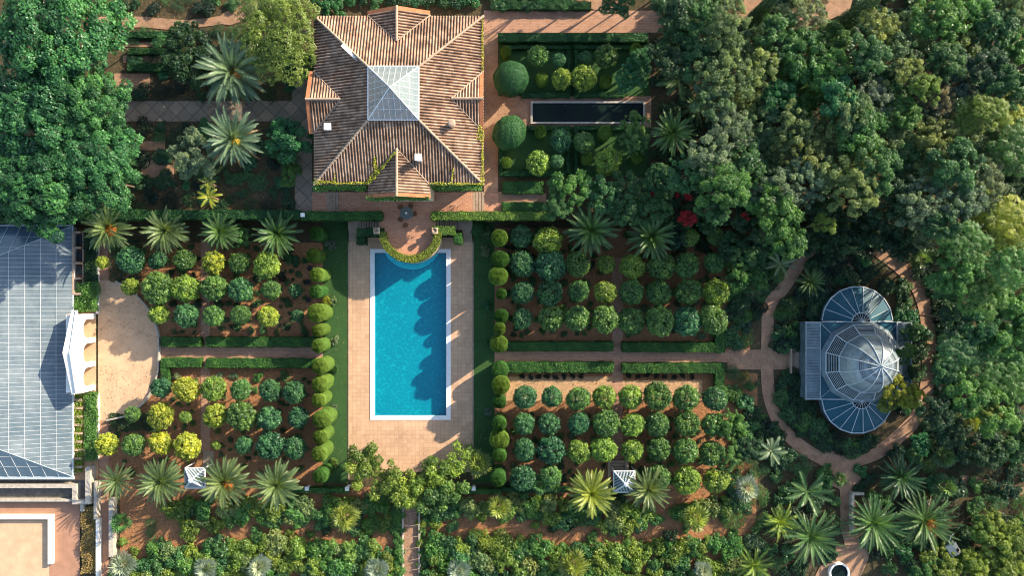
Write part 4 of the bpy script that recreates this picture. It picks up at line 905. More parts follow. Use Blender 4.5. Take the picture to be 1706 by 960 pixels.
# portico
PX1 = P(160.5, 0)[0]; py1, py0 = P(0, 520)[1], P(0, 655)[1]; ym = (py0 + py1) / 2
pt = root('portico', (PX1 - 1, ym, 0), 'white arched portico with a gabled roof facing the sandy plaza', 'portico')
ZP = 2.5; b = MB(); xf = P(160.5, 0)[0] - .05; th = .3
Y0, Y1 = P(0, 652, 1)[1], P(0, 523, 1)[1]; na = 3; wa = (Y1 - Y0 - .5) / na; fr = MB()
def archwall(mb, x0, x1):
    for i in range(na + 1):
        yc = Y0 + .25 + i * wa; mb.box(x0, x1, yc - .25, yc + .25, 0, ZP)
    for i in range(na):
        a_ = Y0 + .25 + i * wa + .25; b__ = a_ + wa - .5; r_ = (b__ - a_) / 2; c_ = (a_ + b__) / 2; zc = ZP - .3 - r_ * .8
        prev = None
        for k in range(17):
            an = math.pi * k / 16; yy, zz = c_ - r_ * math.cos(an), zc + .8 * r_ * math.sin(an)
            if prev:
                mb.face([(x1, prev[0], prev[1]), (x1, yy, zz), (x1, yy, ZP), (x1, prev[0], ZP)]); mb.face([(x1, prev[0], prev[1]), (x0, prev[0], prev[1]), (x0, yy, zz), (x1, yy, zz)])
            prev = (yy, zz)
archwall(fr, xf - .45, xf); fr.box(xf - .5, xf - .01, Y0, Y1, ZP, ZP + .25); put(fr.build('arcade', M['whitewash']), pt)
b = MB(); b.box(xf - 1.5, xf - 1.4, Y0, Y1, 0, ZP - .1); put(b.build('back_wall', M['cream']), pt)
b = MB(); zt = ZP + .25; xt = xf - .35; xb = P(119, 0, zt)[0]; rz = zt + 1.0; yt0, yt1 = P(0, 656, zt)[1], P(0, 517.5, zt)[1]; ymt = (yt0 + yt1) / 2; xbm = P(104, 0, rz)[0]
b.face([(xt, yt0, zt), (xt, ymt, rz), (xbm, ymt, rz), (xb, yt0, zt)][::-1]); b.face([(xt, yt1, zt), (xb, yt1, zt), (xbm, ymt, rz), (xt, ymt, rz)][::-1])
b.face([(xt, yt0, zt), (xt, yt1, zt), (xt, ymt, rz)]); b.box(xt - .02, xt + .14, yt0, yt1, zt - .04, zt + .08)
for s_, ya in ((1, yt0), (-1, yt1)):
    b.tube((xt + .05, ya, zt + .06), (xt + .05, ymt, rz + .06), .09, n=4)
b.face([(xb, yt0, zt), (xbm, ymt, rz), (xb, yt1, zt)])
put(b.build('gable_roof', M['whitewash']), pt)
b = MB(); b.box(ex + .3, xf - .46, Y0 + .05, Y1 - .05, ZP - .1, ZP - .02); put(b.build('ceiling', M['whitewash']), pt)
b = MB(); b.pbox(159.5, 380, 163.5, 523, 0, .3); b.pbox(159.5, 656, 163.5, 766, 0, .3); tag(b.build('garden_kerb', M['whitewash']), 'thin white kerb between greenhouse planting and path', 'kerb')
# planting strips beside the greenhouse
ivy_n = 0
def patch(label, x0, y0, x1, y1, c, n, size, h, name='ground_planting', mixc=None, group=None, z0=0, cat='planting'):
    a, b_ = P(x0, y0, z0 + h), P(x1, y1, z0 + h); ox, oy = (a[0] + b_[0]) / 2, (a[1] + b_[1]) / 2; sx, sy = abs(b_[0] - a[0]), abs(b_[1] - a[1])
    C = np.stack([RNG.uniform(-.5, .5, n) * sx, RNG.uniform(-.5, .5, n) * sy, np.zeros(n)], 1)
    hh = .62 + .2 * np.sin(C[:, 0] * 3.1 + x0) * np.sin(C[:, 1] * 2.3) + RNG.uniform(-.2, .2, n); C[:, 2] = h * np.clip(hh, .4, 1) * RNG.uniform(.5, 1, n)
    C[:, :2] += .05 * np.sin(C[:, 1::-1] * 2.1)
    me = leafmesh(name, C, unit(np.array([0, 0, 1.]) + .6 * RNG.normal(size=C.shape)), size, np.clip(.2 + .4 * hh + .4 * RNG.uniform(-.5, .5, n) + .1, 0, 1), .6)
    o = meshobj(name, me, None, (ox, oy, z0), 1, 0, (*COLS[c], 1)); tag(o, label, cat, group, 'stuff' if cat is None else None); return o
patch('dark leafy planting between the greenhouse and white kerb', 137, 385, 158, 480, 'deep', 5200, .13, .9, 'hedge', cat='hedge')
patch('bright leafy planting above the portico', 121, 470, 158, 520, 'green', 3600, .14, 1.3, 'hedge', cat='hedge')
patch('leafy green planting below the portico beside the kerb', 136, 655, 158, 770, 'green', 5200, .14, 1.0, 'hedge', cat='hedge')
patch('narrow lime planting along the greenhouse wall', 119, 660, 127, 785, 'lime', 1500, .12, .8, 'hedge', cat='hedge')
patch('bronze and green flowering border beside the lower path', 133, 846, 160, 958, 'tan', 9000, .13, .6, 'flower_border', cat='flower bed')
o_ = bpy.data.objects['flower_border']; o_.color = (.30, .22, .09, 1)
patch('low green cover planting west of the plaza end', 181, 400, 235, 470, 'deep', 3500, .12, .4, 'hedge', cat='hedge')
patch('dark green planting under the lower curve of the plaza', 180, 690, 262, 720, 'deep', 3500, .12, .4, 'hedge', cat='hedge')
sheet('soil_bed', M['sand'], rect(120, 655, 163.5, 800), .03); sheet('soil_bed', M['soil'], rect(120, 380, 163.5, 520), .03)
patch('green creeper against the greenhouse wall above the beams', 119, 655, 133, 790, 'lime', 3000, .15, .9, 'hedge', cat='hedge')
patch('green creeper against the greenhouse wall above the portico', 119, 480, 134, 518, 'green', 1200, .15, .9, 'hedge', cat='hedge')
sheet('portico_floor', M['plaza'], rect(128, 519, 160, 656), .03)
# ladder-like white beams beside the greenhouse
b = MB()
for k in range(9): b.pbox(121, 665 + k * 14, 136, 668.5 + k * 14, .3, .6)
tag(b.build('timber_trellis', M['ridge']), 'row of pale short beams between greenhouse and planting', 'trellis')
# lower-left basin and walls
sheet('yard', M['redground'], rect(-400, 836, 133, 1010), .02); sheet('plaza', M['plaza'], rect(-400, 868, 82, 1010), .026); sheet('yard', M['darkstone'], rect(-400, 790, 160, 838), .018)
b = MB()
b.pbox(-400, 808, 127, 814, 0, .9); b.pbox(120, 814, 127, 841, 0, .9); b.pbox(142, 779, 150, 841, 0, 1.1); b.pbox(127, 834.5, 142, 841, 0, .9); b.pbox(-400, 833, 120, 836.5, 0, .7); b.pbox(133.5, 841, 139, 853, 0, .6)
tag(b.build('basin_wall', M['stone']), 'grey stone walls of the sunken basin below the greenhouse', 'wall')
b = MB(); b.pbox(156, 803, 161, 866, 0, .9); tag(b.build('stone_wall', M['stone']), 'short grey wall on the left of the lower path', 'wall')
b = MB(); b.pbox(159.5, 866, 164, 1010, 0, .7); tag(b.build('stone_wall', M['whitewash']), 'white sunlit wall on the left of the lower path', 'wall')
b = MB(); b.pbox(181, 832, 188, 929, 0, .8); tag(b.build('stone_wall', M['stone']), 'grey stone wall on the right of the lower path', 'wall')
b = MB(); b.pbox(-400, 859, 86.5, 866, 0, .5); b.pbox(79.5, 866, 86.5, 941, 0, .5); tag(b.build('courtyard_wall', M['whitewash']), 'white L shaped wall around the sandy courtyard', 'wall')
b = MB(); b.pbox(1420, 822, 1440, 826, 0, .7); b.pbox(1419, 826, 1423.5, 893, 0, .7); tag(b.build('low_wall', M['stone']), 'low white wall beside the path in the palm garden', 'wall')
c = P(1399, 956, .5); b = MB(); b.lathe([(1.0, 0), (1.0, .5), (.82, .5), (.8, .2), (.001, .2)], n=28)
o = b.build('fountain', M['coping'], None); o.location = (c[0], c[1], 0); b = MB(); b.lathe([(.8, .36), (.001, .361)], n=28); wq = b.build('basin_water', M['pond'], o); tag(o, 'round white stone fountain basin on the lower path', 'fountain')
c = P(1590, 917, 1.2); t = root('white_shed', (c[0], c[1], 0), 'tiny white hut half hidden among the lower right shrubs', 'hut'); t.rotation_euler = (0, 0, .55)
b = MB(); b.box(-.42, .42, -.5, .5, 0, 1.1); b.build('wall', M['whitewash'], t)
b = MB(); b.face([(-.48, -.55, 1.08), (0.05, -.55, 1.35), (0.05, .55, 1.35), (-.48, .55, 1.08)]); b.face([(.05, -.55, 1.35), (.52, -.55, 1.1), (.52, .55, 1.1), (.05, .55, 1.35)]); b.build('roof', M['whitewash'], t)
b = MB(); b.box(.1, .35, -.25, 0, 1.25, 1.36); b.build('roof_vent', M['iron'], t)
b = MB(); b.path([(.0, .5, .9), (.15, .9, 1.0), (.5, 1.2, 1.0), (.8, 1.15, .9)], .05); b.build('pipe', M['whitemetal'], t)

# ------------------------------------------------------------------ lattice kiosks
def kiosk(px, py, hw, hh, label):
    c = P(px, py, 2.2); t = root('garden_kiosk', (c[0], c[1], 0), label, 'kiosk', 'slatted kiosks at the grove ends'); zt = 2.2; ap = 3.3
    for i, (sx, sy) in enumerate(((1, 1), (1, -1), (-1, -1), (-1, 1))):
        b = MB(); b.tube((sx * hw, sy * hh, 0), (sx * hw, sy * hh, zt), .05, n=6); b.build('post', M['whitemetal'], t)
    cs = [Vector((hw, hh, zt)), Vector((hw, -hh, zt)), Vector((-hw, -hh, zt)), Vector((-hw, hh, zt))]; A = Vector((0, 0, ap))
    b = MB()
    for i in range(4): b.tube(cs[i], A, .06, n=6); b.tube(cs[i], cs[(i + 1) % 4], .06, n=6)
    b.lathe([(.22, ap - .06), (.2, ap + .06), (.001, ap + .14)], n=10); b.build('frame', M['whitemetal'], t)
    for i in range(4):
        p, q = cs[i], cs[(i + 1) % 4]; b = MB(); m_ = p.lerp(q, .5); dirn = A - m_
        for k in range(1, 14):
            f = k / 14; e = p.lerp(q, f); tt = 1 - abs(2 * f - 1); b.tube(e, e + dirn * tt, .022, n=4)
        b.build('slats', M['whitemetal'], t)
        b = MB(); b.face([p - Vector((0, 0, .05)), q - Vector((0, 0, .05)), A - Vector((0, 0, .08))]); b.build('shade_panel', M['blueglass'], t)
kiosk(325, 797, .95, .95, 'white slatted pyramid kiosk between two palms at lower left'); kiosk(1040, 803, 1.0, 1.0, 'white slatted pyramid kiosk between palms in the lower right grove')
b = MB(); b.pbox(1013, 768, 1017, 800, 0, .6); b.pbox(1042, 768, 1047, 800, 0, .6)
for k in range(4): b.pbox(1017, 768 + k * 5, 1042, 772 + k * 5, 0, .45 - .1 * k)
tag(b.build('garden_steps', M['stonestep']), 'short stone steps leading down to the right kiosk', 'steps')

# ------------------------------------------------------------------ conservatory on the right
DX, DY = P(1411, 0)[0], P(0, 600)[1]
cv = root('conservatory', (DX + .6, DY - .05, -1.3), 'glass domed conservatory with two rounded blue glass wings in the wood', 'conservatory')
def adds(mb, name, m, parent=None, smooth=False):
    o = mb.build(name, m, parent or cv, smooth); return o
bx0, bx1 = P(1364, 0, 3.1)[0] - DX, P(1499, 0, 3.1)[0] - DX; by1, by0 = P(0, 537, 3.1)[1] - DY, P(0, 668, 3.1)[1] - DY
b = MB(); b.box(bx0, bx1, by0, by1, 0, 3.0); adds(b, 'hall_roof', M['blueglass'])
for i, (xa, xb_) in enumerate(((1340.5, 1366), (1495, 1521))):
    b = MB(); X0_, X1_ = P(xa, 0, 3.2)[0] - DX, P(xb_, 0, 3.2)[0] - DX; b.box(X0_, X1_, by0 + .05, by1 - .05 if not i else by1 - .1, 0, 3.12)
    fo = adds(b, 'side_block', M['zinc']); b = MB()
    for k in range(4): yy = by0 + .05 + (by1 - by0 - .1) * k / 3; b.box(X0_, X1_, yy - .03, yy + .03, 3.12, 3.17)
    b.box(X0_, X0_ + .07, by0 + .05, by1 - .05, 3.121, 3.21); b.box(X1_ - .07, X1_, by0 + .05, by1 - .1, 3.121, 3.21); o = b.build('parapet', M['greymetal'], fo)
b = MB()
for k in range(26):
    yy = by0 + .2 + (by1 - by0 - .4) * k / 25; b.box(P(1342, 0, 3.2)[0] - DX, P(1364.5, 0, 3.2)[0] - DX, yy - .012, yy + .012, 3.125, 3.135)
adds(b, 'sheet_seams', M['greymetal'])
b = MB()
for (a_, b_) in (((bx0, by1), (0, 0)), ((bx0, by0), (0, 0)), ((bx1, by1), (0, 0)), ((bx1, by0), (0, 0))): b.tube((a_[0], a_[1], 3.04), (b_[0] * .3 + a_[0] * .55, b_[1] * .3 + a_[1] * .55, 3.06), .04, n=5)
for yy in (by0, by1): b.tube((bx0 - 1.4, yy, 3.07), (bx1 + .3, yy, 3.07), .05, n=6)
adds(b, 'roof_ribs', M['greymetal'])
Rw = W(60.5, 3)
for sg in (1, -1):
    cy_ = by1 if sg > 0 else by0; cx_ = P(1432.5, 0, 3)[0] - DX; ri = .9
    angs = [sg * (2 + 176 * k / 9) for k in range(10)]; pts_ = [(cx_ + Rw * math.cos(math.radians(a)), cy_ + Rw * math.sin(math.radians(a))) for a in angs]
    inn = [(cx_ + ri * math.cos(math.radians(a)), cy_ + ri * math.sin(math.radians(a))) for a in angs]
    b = MB()
    for i in range(9): b.face([(*pts_[i], 2.4), (*pts_[i + 1], 2.4), (*inn[i + 1], 3.25), (*inn[i], 3.25)][::sg])
    wr = adds(b, 'wing_glass', M['blueglass'])
    b = MB()
    for i in range(10): b.tube((*pts_[i], 2.43), (*inn[i], 3.28), .035, n=5)
    for i in range(9): b.tube((*pts_[i], 2.43), (*pts_[i + 1], 2.43), .06, n=6); b.tube((*inn[i], 3.28), (*inn[i + 1], 3.28), .05, n=5)
    b.build('wing_ribs', M['ribmetal'], wr)
    b = MB()
    for i in range(9): b.face([(*pts_[i], 0), (*pts_[i + 1], 0), (*pts_[i + 1], 2.4), (*pts_[i], 2.4)])
    b.build('wing_wall', M['zinc'], wr)
    b = MB(); b.prism([(cx_, cy_)] + inn, 2.6, 3.2); b.build('lantern_opening', M['darkinside'], wr)
    b = MB()
    for i in range(10): b.tube((cx_, cy_, 3.55), (*inn[i], 3.28), .025, n=4)
    b.build('lantern_ribs', M['ribmetal'], wr)
ax = 0.0
def ring(r, z, n=12, a0=15): return [Vector((ax + r * math.cos(math.radians(a0 + 360 * k / n)), r * math.sin(math.radians(a0 + 360 * k / n)), z)) for k in range(n)]
r0, r1, r2, r3 = ring(4.05, 3.1), ring(3.68, 3.5), ring(2.78, 4.5), ring(2.7, 4.55)
def band(mb, A, B, n=12):
    for k in range(n): j = (k + 1) % n; mb.face([A[k], A[j], B[j], B[k]])
b = MB(); band(b, ring(4.05, 3.0), r0); band(b, r0, r1); adds(b, 'drum_base', M['zinc'])
b = MB(); band(b, ring(3.55, 3.42), ring(2.65, 4.4)); adds(b, 'drum_inside', M['darkinside'])
b = MB()
for k in range(12):
    j = (k + 1) % 12
    for m_ in range(8):
        f = (m_ + .3) / 8; p, q = r1[k].lerp(r2[k], f), r1[j].lerp(r2[j], f); o_ = Vector((p.x + q.x, p.y + q.y, 0)).normalized() * .022
        b.face([p + o_, q + o_, q - o_ + Vector((0, 0, .02)), p - o_ + Vector((0, 0, .02))])
adds(b, 'louvres', M['greymetal'])
b = MB()
for k in range(12):
    j = (k + 1) % 12; b.tube(r1[k], r2[k], .05, n=5); b.tube(r1[k], r1[j], .05, n=5); b.tube(r2[k], r2[j], .05, n=5)
adds(b, 'drum_frame', M['ribmetal'])
Rd, zd, Hd = 2.74, 4.5, 2.5; lv = [ring(Rd * math.cos(math.pi / 2 * f) + .0, zd + Hd * (math.sin(math.pi / 2 * f) ** 1.1)) for f in (0, .14, .28, .42, .56, .7, .82, .93, .995)]
b = MB()
for a_, b_ in zip(lv[:-1], lv[1:]): band(b, a_, b_)
dome = adds(b, 'dome', M['domeglass'])
b = MB()
for k in range(12):
    for a_, b_ in zip(lv[:-1], lv[1:]): b.tube(a_[k] * 1.0 + Vector((0, 0, .03)), b_[k] + Vector((0, 0, .03)), .045, n=5)
b.build('dome_ribs', M['ribmetal'], dome)
b = MB()
for k in range(12):
    j = (k + 1) % 12
    for m_ in range(7):
        f = m_ / 7; p, q = lv[4][k].lerp(lv[6][k], f), lv[4][j].lerp(lv[6][j], f); b.tube(p + Vector((0, 0, .03)), q + Vector((0, 0, .03)), .02, n=4)
b.build('dome_slats', M['iron'], dome)
b = MB(); b.lathe([(.2, zd + Hd - .05), (.16, zd + Hd + .1), (.06, zd + Hd + .25), (.1, zd + Hd + .35), (.001, zd + Hd + .5)], n=12); b.build('finial', M['greymetal'], dome, True)
b = MB(); px_ = P(1340.5, 0, 3.2)[0] - DX; b.box(px_ - .85, px_ - .01, -1.15, 1.15, 1.3, 1.62); b.box(px_ - 1.0, px_ - .85, -1.2, 1.2, 1.3, 2.0); b.box(px_ - .6, px_ - .5, -1.1, 1.1, 1.62, 1.66); adds(b, 'entrance_steps', M['stonestep'])

# ------------------------------------------------------------------ hoops over the vine walk, vines on their pergola
for i, y in enumerate((856, 877, 896, 915, 934, 951)):
    c = P(684, y, 2.3); b = MB(); b.path([(-.78 * math.cos(math.pi * k / 12), 0.04 * math.sin(k), 1.5 + .8 * math.sin(math.pi * k / 12)) for k in range(13)], .014, 5); b.tube((-.78, 0, 0), (-.78, 0, 1.5), .014, n=5); b.tube((.78, 0, 0), (.78, 0, 1.5), .014, n=5)
    o = b.build('metal_hoop', M['ridge']); o.location = (c[0], c[1], 0); tag(o, None, 'hoop', 'thin hoops over the vine walk'); REG.append((o, 'thin pale metal hoop over the narrow vine walk', 684, y))
def vine(name, label, pts, c, wpx, h):
    C = []; ts = []
    P3 = [Vector(P(x, y, h)) for x, y in pts]; n = 0
    lob = []
    for a, b_, w0 in zip(P3[:-1], P3[1:], wpx):
        L = (b_ - a).length; m = int(L / .45) + 1
        for i in range(m):
            for s_ in range(3): p = a.lerp(b_, i / m); q = W(w0); lob.append((p.x + random.uniform(-q, q), p.y + random.uniform(-q, q), h + random.uniform(-.55, .35), random.uniform(.3, .62)))
    cx_ = sum(l[0] for l in lob) / len(lob); cy_ = sum(l[1] for l in lob) / len(lob)
    lob = [(l[0] - cx_, l[1] - cy_, l[2], l[3]) for l in lob]
    me = crown('foliage', lob, int(len(lob) * 300), .2, fuzz=.6, jit=.75, tonerange=.7)
    t = root(name, (cx_, cy_, 0), label, 'vine'); meshobj('foliage', me, t, (0, 0, 0), 1, 0, vary(COLS[c]))
    for p in P3: b = MB(); b.tube((p.x - cx_, p.y - cy_, 0), (p.x - cx_, p.y - cy_, h), .06, n=6); b.build('post', M['bark'], t)
vine('climbing_vine', 'leafy vine arbour at the lower left of the pool deck', [(592, 784), (604, 752), (618, 786), (648, 800), (672, 812), (682, 842)], 'vine', [14, 18, 26, 26, 14], 2.3)
vine('climbing_vine', 'yellowish vine arbour at the lower right of the pool deck', [(690, 828), (700, 808), (725, 795), (752, 776), (775, 756)], 'lime', [14, 24, 24, 16], 2.3)
vine('climbing_vine', 'green vine mass right of the vine walk start', [(712, 845), (738, 828), (758, 815)], 'orange', [18, 20], 2.4)
for i in range(7):
    y = 850 + i * 17
    shrub(663, y, 11, 'green', 'small leafy climber on the west side of the vine walk', 'climbers on the vine walk', name='climber', cat='climber'); shrub(704, y + 5, 9, 'lime' if i % 2 else 'green', 'small leafy climber on the east side of the vine walk', 'climbers on the vine walk', name='climber', cat='climber')

# ------------------------------------------------------------------ palms
def palm(name, meshes, px, py, rpx, th, c, stem, group, fruit=None, sq=1.0, tr=.28, cat='palm'):
    z0 = zg(px, py); zc = z0 + th; x, y, _ = P(px, py, zc + .15); r = W(rpx, zc)
    t = root(name, (x, y, z0), None, cat, group)
    meshobj('trunk', TR['palm'], t, (0, 0, 0), (tr * 2, tr * 2, max(th, .2)), 0, (1, 1, 1, 1))
    meshobj('fronds', random.choice(meshes), t, (0, 0, th), (r, r, r * sq), random.uniform(0, 6.28), vary(COLS[c], .08))
    if meshes is PHX or meshes is PHXS or meshes is FANS:
        meshobj('dead_fronds', random.choice(DEAD), t, (0, 0, th - .05), (r * .9, r * .9, r), random.uniform(0, 6.28), (.22, .15, .07, 1))
    if fruit:
        C = []; n = 1500; d = sph(n); d = d[d[:, 2] > -.2]; C = d * RNG.uniform(.4, 1, (len(d), 1)) * np.array([.85, .85, .3]); me = leafmesh('fruit_stalks', C, unit(d + .4 * RNG.normal(size=d.shape)), .16, RNG.uniform(.2, .9, len(d)), .3)
        meshobj('fruit_stalks', me, t, (.42, -.3, th + .72), (.72 if fruit != 'y' else .58), 0, (.50, .19, .04, 1) if fruit != 'y' else (.62, .47, .06, 1))
    REG.append((t, stem, px, py)); return t
GP = 'date palms with feathery crowns'
for x, y, r, th, c, st, fr_ in ((388, 120, 67, 3.2, 'palmgrey', 'large feathery palm with orange stalks left of the villa', 'o'), (389, 232, 56, 3.2, 'palmgrey', 'large feathery palm with yellow centre left of the villa', 'y'),
        (182, 380, 47, 2.6, 'palm', 'feathery palm at the greenhouse corner with orange centre', 'o'), (277, 384, 45, 2.4, 'palm', 'feathery palm second from the greenhouse above the orange trees', None), (368, 386, 38, 2.4, 'palmgreen', 'smaller feathery palm above the upright path in the left grove', None), (463, 390, 44, 2.4, 'palmgreen', 'feathery palm nearest the west pool stairs', None),
        (985, 383, 50, 3, 'palmgreen', 'feathery palm with yellow tips, left of two above the right grove', None), (1085, 395, 46, 3, 'palmgreen', 'feathery palm, right of two above the right grove', None), (1120, 222, 43, 3, 'palmgreen', 'dark feathery palm right of the dark pond', None),
        (270, 802, 45, 2.8, 'palm', 'feathery palm left of the lower left kiosk', None), (375, 803, 49, 2.8, 'palm', 'feathery palm right of the lower left kiosk', 'o'), (462, 808, 47, 2.8, 'palm', 'feathery palm nearest the vine arbour on the left', None),
        (985, 822, 47, 2.8, 'palmyel', 'yellow tipped feathery palm left of the right kiosk', None), (1080, 815, 43, 2.8, 'palm', 'feathery palm right of the right kiosk', None)):
    palm('date_palm', PHX, x, y, r, th, c, st, GP, fr_)
palm('date_palm', PHXS, 195, 802, 36, 2.2, 'palm', 'small feathery palm beside the lower left path', GP)
GS = 'spiky palms in the palm garden'
for x, y, r, c, st in ((1350, 895, 56, 'palmgreen', 'broad dark feathery palm left of the fountain path'), (1455, 872, 58, 'palmgreen', 'broad dark feathery palm beside the low white wall'), (1540, 868, 58, 'palmgreen', 'broad feathery palm with orange stalk in the palm garden'), (1500, 795, 45, 'deep', 'shaded dark feathery palm above the low white wall'),
        (1350, 470, 30, 'palmgreen', 'low dark cycad beside the curved path above the conservatory'), (1162, 178, 34, 'palmgreen', 'dark sparse palm between parterre and wood'), (1245, 330, 20, 'grey', 'grey leaved palm under the red flowering bushes')):
    palm('date_palm', PHXS, x, y, r, 1.8 if r > 40 else .8, c, st, GS, 'o' if x == 1540 else None)
for x, y, r, c, st in ((1345, 820, 48, 'palmgreen', 'bright arching feather palm left of the fountain path'), (1132, 132, 42, 'palmgreen', 'arching feather palm at the top edge of the parterre'), (1285, 752, 30, 'sage', 'small pale arching palm beside the curved path'), (1300, 440, 32, 'sage', 'pale arching palm above the curved path'), (348, 328, 24, 'yellow', 'small yellow arching palm above the left palm row'), (345, 305, 18, 'palmyel', 'tiny yellowish arching palm below the yellow centred palm')):
    palm('feather_palm', QUEEN + YOUNG, x, y, r, 2.2, c, st, 'arching feather palms', tr=.13)
for x, y, r, c, st in ((1300, 870, 38, 'lime', 'yellow green spiky cycad between two palms in the palm garden'), (1255, 942, 38, 'lime', 'yellow green spiky cycad at the bottom of the palm garden')):
    palm('cycad', SPIKE, x, y, r, .8, c, st, 'yellow cycads', cat='cycad')
for x, y, r, c, st in ((575, 862, 30, 'palmyel', 'fan palm in the shrubs left of the vine walk'), (797, 773, 28, 'palmyel', 'fan palm at the lower right corner of the pool deck'), (831, 846, 27, 'palmyel', 'fan palm just below the last clipped column'), (1160, 863, 30, 'palmyel', 'fan palm below the lower right orange grove'), (955, 942, 32, 'palmyel', 'fan palm at the bottom below the yellow tipped palm'),
        (1575, 762, 25, 'palmgreen', 'upper fan palm of the pair in the shady wood'), (1577, 812, 26, 'palmgreen', 'lower fan palm of the pair in the shady wood'), (1622, 706, 22, 'palmyel', 'small ragged fan palm in the eastern wood'), (1535, 432, 27, 'palmgreen', 'shaded fan palm above the curved woodland path'), (900, 808, 22, 'mid', 'dark fan palm at the end of the lower right grove'), (200, 872, 22, 'mid', 'dark small fan palm beside the lower left path'), (1400, 800, 16, 'palmgreen', 'tiny fan palm where the paths meet')):
    palm('fan_palm', FANS, x, y, r, 1.9, c, st, 'green fan palms', tr=.16)
for x, y, r, c, st in ((205, 942, 32, 'silver', 'silver fan palm at the bottom of the left path'), (343, 950, 28, 'silver', 'silver fan palm in the bottom shrubs, further left'), (432, 946, 28, 'silver', 'silver fan palm in the bottom shrubs below the kiosk palms'), (628, 952, 30, 'silver', 'silver fan palm left of the vine walk at the bottom'), (765, 952, 28, 'silver', 'silver fan palm right of the vine walk at the bottom'), (1245, 815, 30, 'silver', 'silver fan palm beside the lower right orange grove'), (1172, 952, 22, 'silver', 'silver fan palm at the bottom right of the shrubs')):
    palm('silver_palm', SILV, x, y, r * .88, 1.2, c, st, 'silver fan palms', tr=.16)

# ------------------------------------------------------------------ trees
def T(kind, px, py, r, h, c, where_, group='woodland trees'):
    ms = {'b': BROAD, 'l': LACY, 'g': BIG, 's': SOFT}[kind]; nm = {'b': 'broadleaf_tree', 'l': 'oak_tree', 'g': 'broadleaf_tree', 's': 'pine_tree'}[kind]
    wd = {'b': 'bushy', 'l': 'lacy', 'g': 'huge', 's': 'feathery pine'}[kind]
    return tree(nm, ms, px, py, r, h, c, '%s %s tree %s' % (WORDS[c], wd, where_), 'tree', group, 'tree', sq=.85)
A_ = 'in the upper left corner'
for x, y, r, h in ((85, 60, 105, 8), (60, 190, 105, 7.5), (130, 170, 70, 7), (60, 300, 80, 7), (150, 262, 70, 6.5), (175, 60, 25, 5), (20, 330, 40, 5), (190, 215, 28, 5), (128, 316, 52, 6), (180, 300, 45, 5.5)):
    T('g' if r > 60 else 'b', x, y, r, h, 'jade' if r != 80 else 'emer', A_, 'great trees upper left')
T('s', 462, 48, 78, 6, 'pine', 'with rounded crown touching the villa corner', 'garden trees'); T('b', 320, 85, 52, 3.4, 'deep', 'left of the palm with orange stalks', 'garden trees')
T('b', 325, 255, 42, 3, 'sage', 'left of the yellow centred palm', 'garden trees'); T('b', 480, 232, 38, 3.4, 'emer', 'between palm and villa', 'garden trees'); T('b', 484, 287, 20, 2, 'green', 'small and round beside the villa corner', 'garden trees')
T('b', 520, 115, 20, 3, 'green', 'tucked between pine and villa gable', 'garden trees'); T('b', 545, 5, 30, 3, 'emer', 'above the villa roof corner', 'garden trees'); T('b', 1030, 0, 30, 4, 'emer', 'overhanging the top brick path', 'garden trees')
T('b', 400, 396, 19, 2, 'green', 'beside the small palm in the left row', 'garden trees')
WR = 'in the northern wood'
def zone(x, y):
    a = 'along the parterre' if x < 1190 else 'in the western wood' if x < 1330 else 'in the middle wood' if x < 1470 else 'in the inner wood' if x < 1590 else 'in the eastern wood'
    if y > 400: a = 'east of the conservatory' if y < 700 else 'in the lower right corner'
    elif y < 120: a += ', top part'
    elif y > 270: a += ', lower part'
    return a
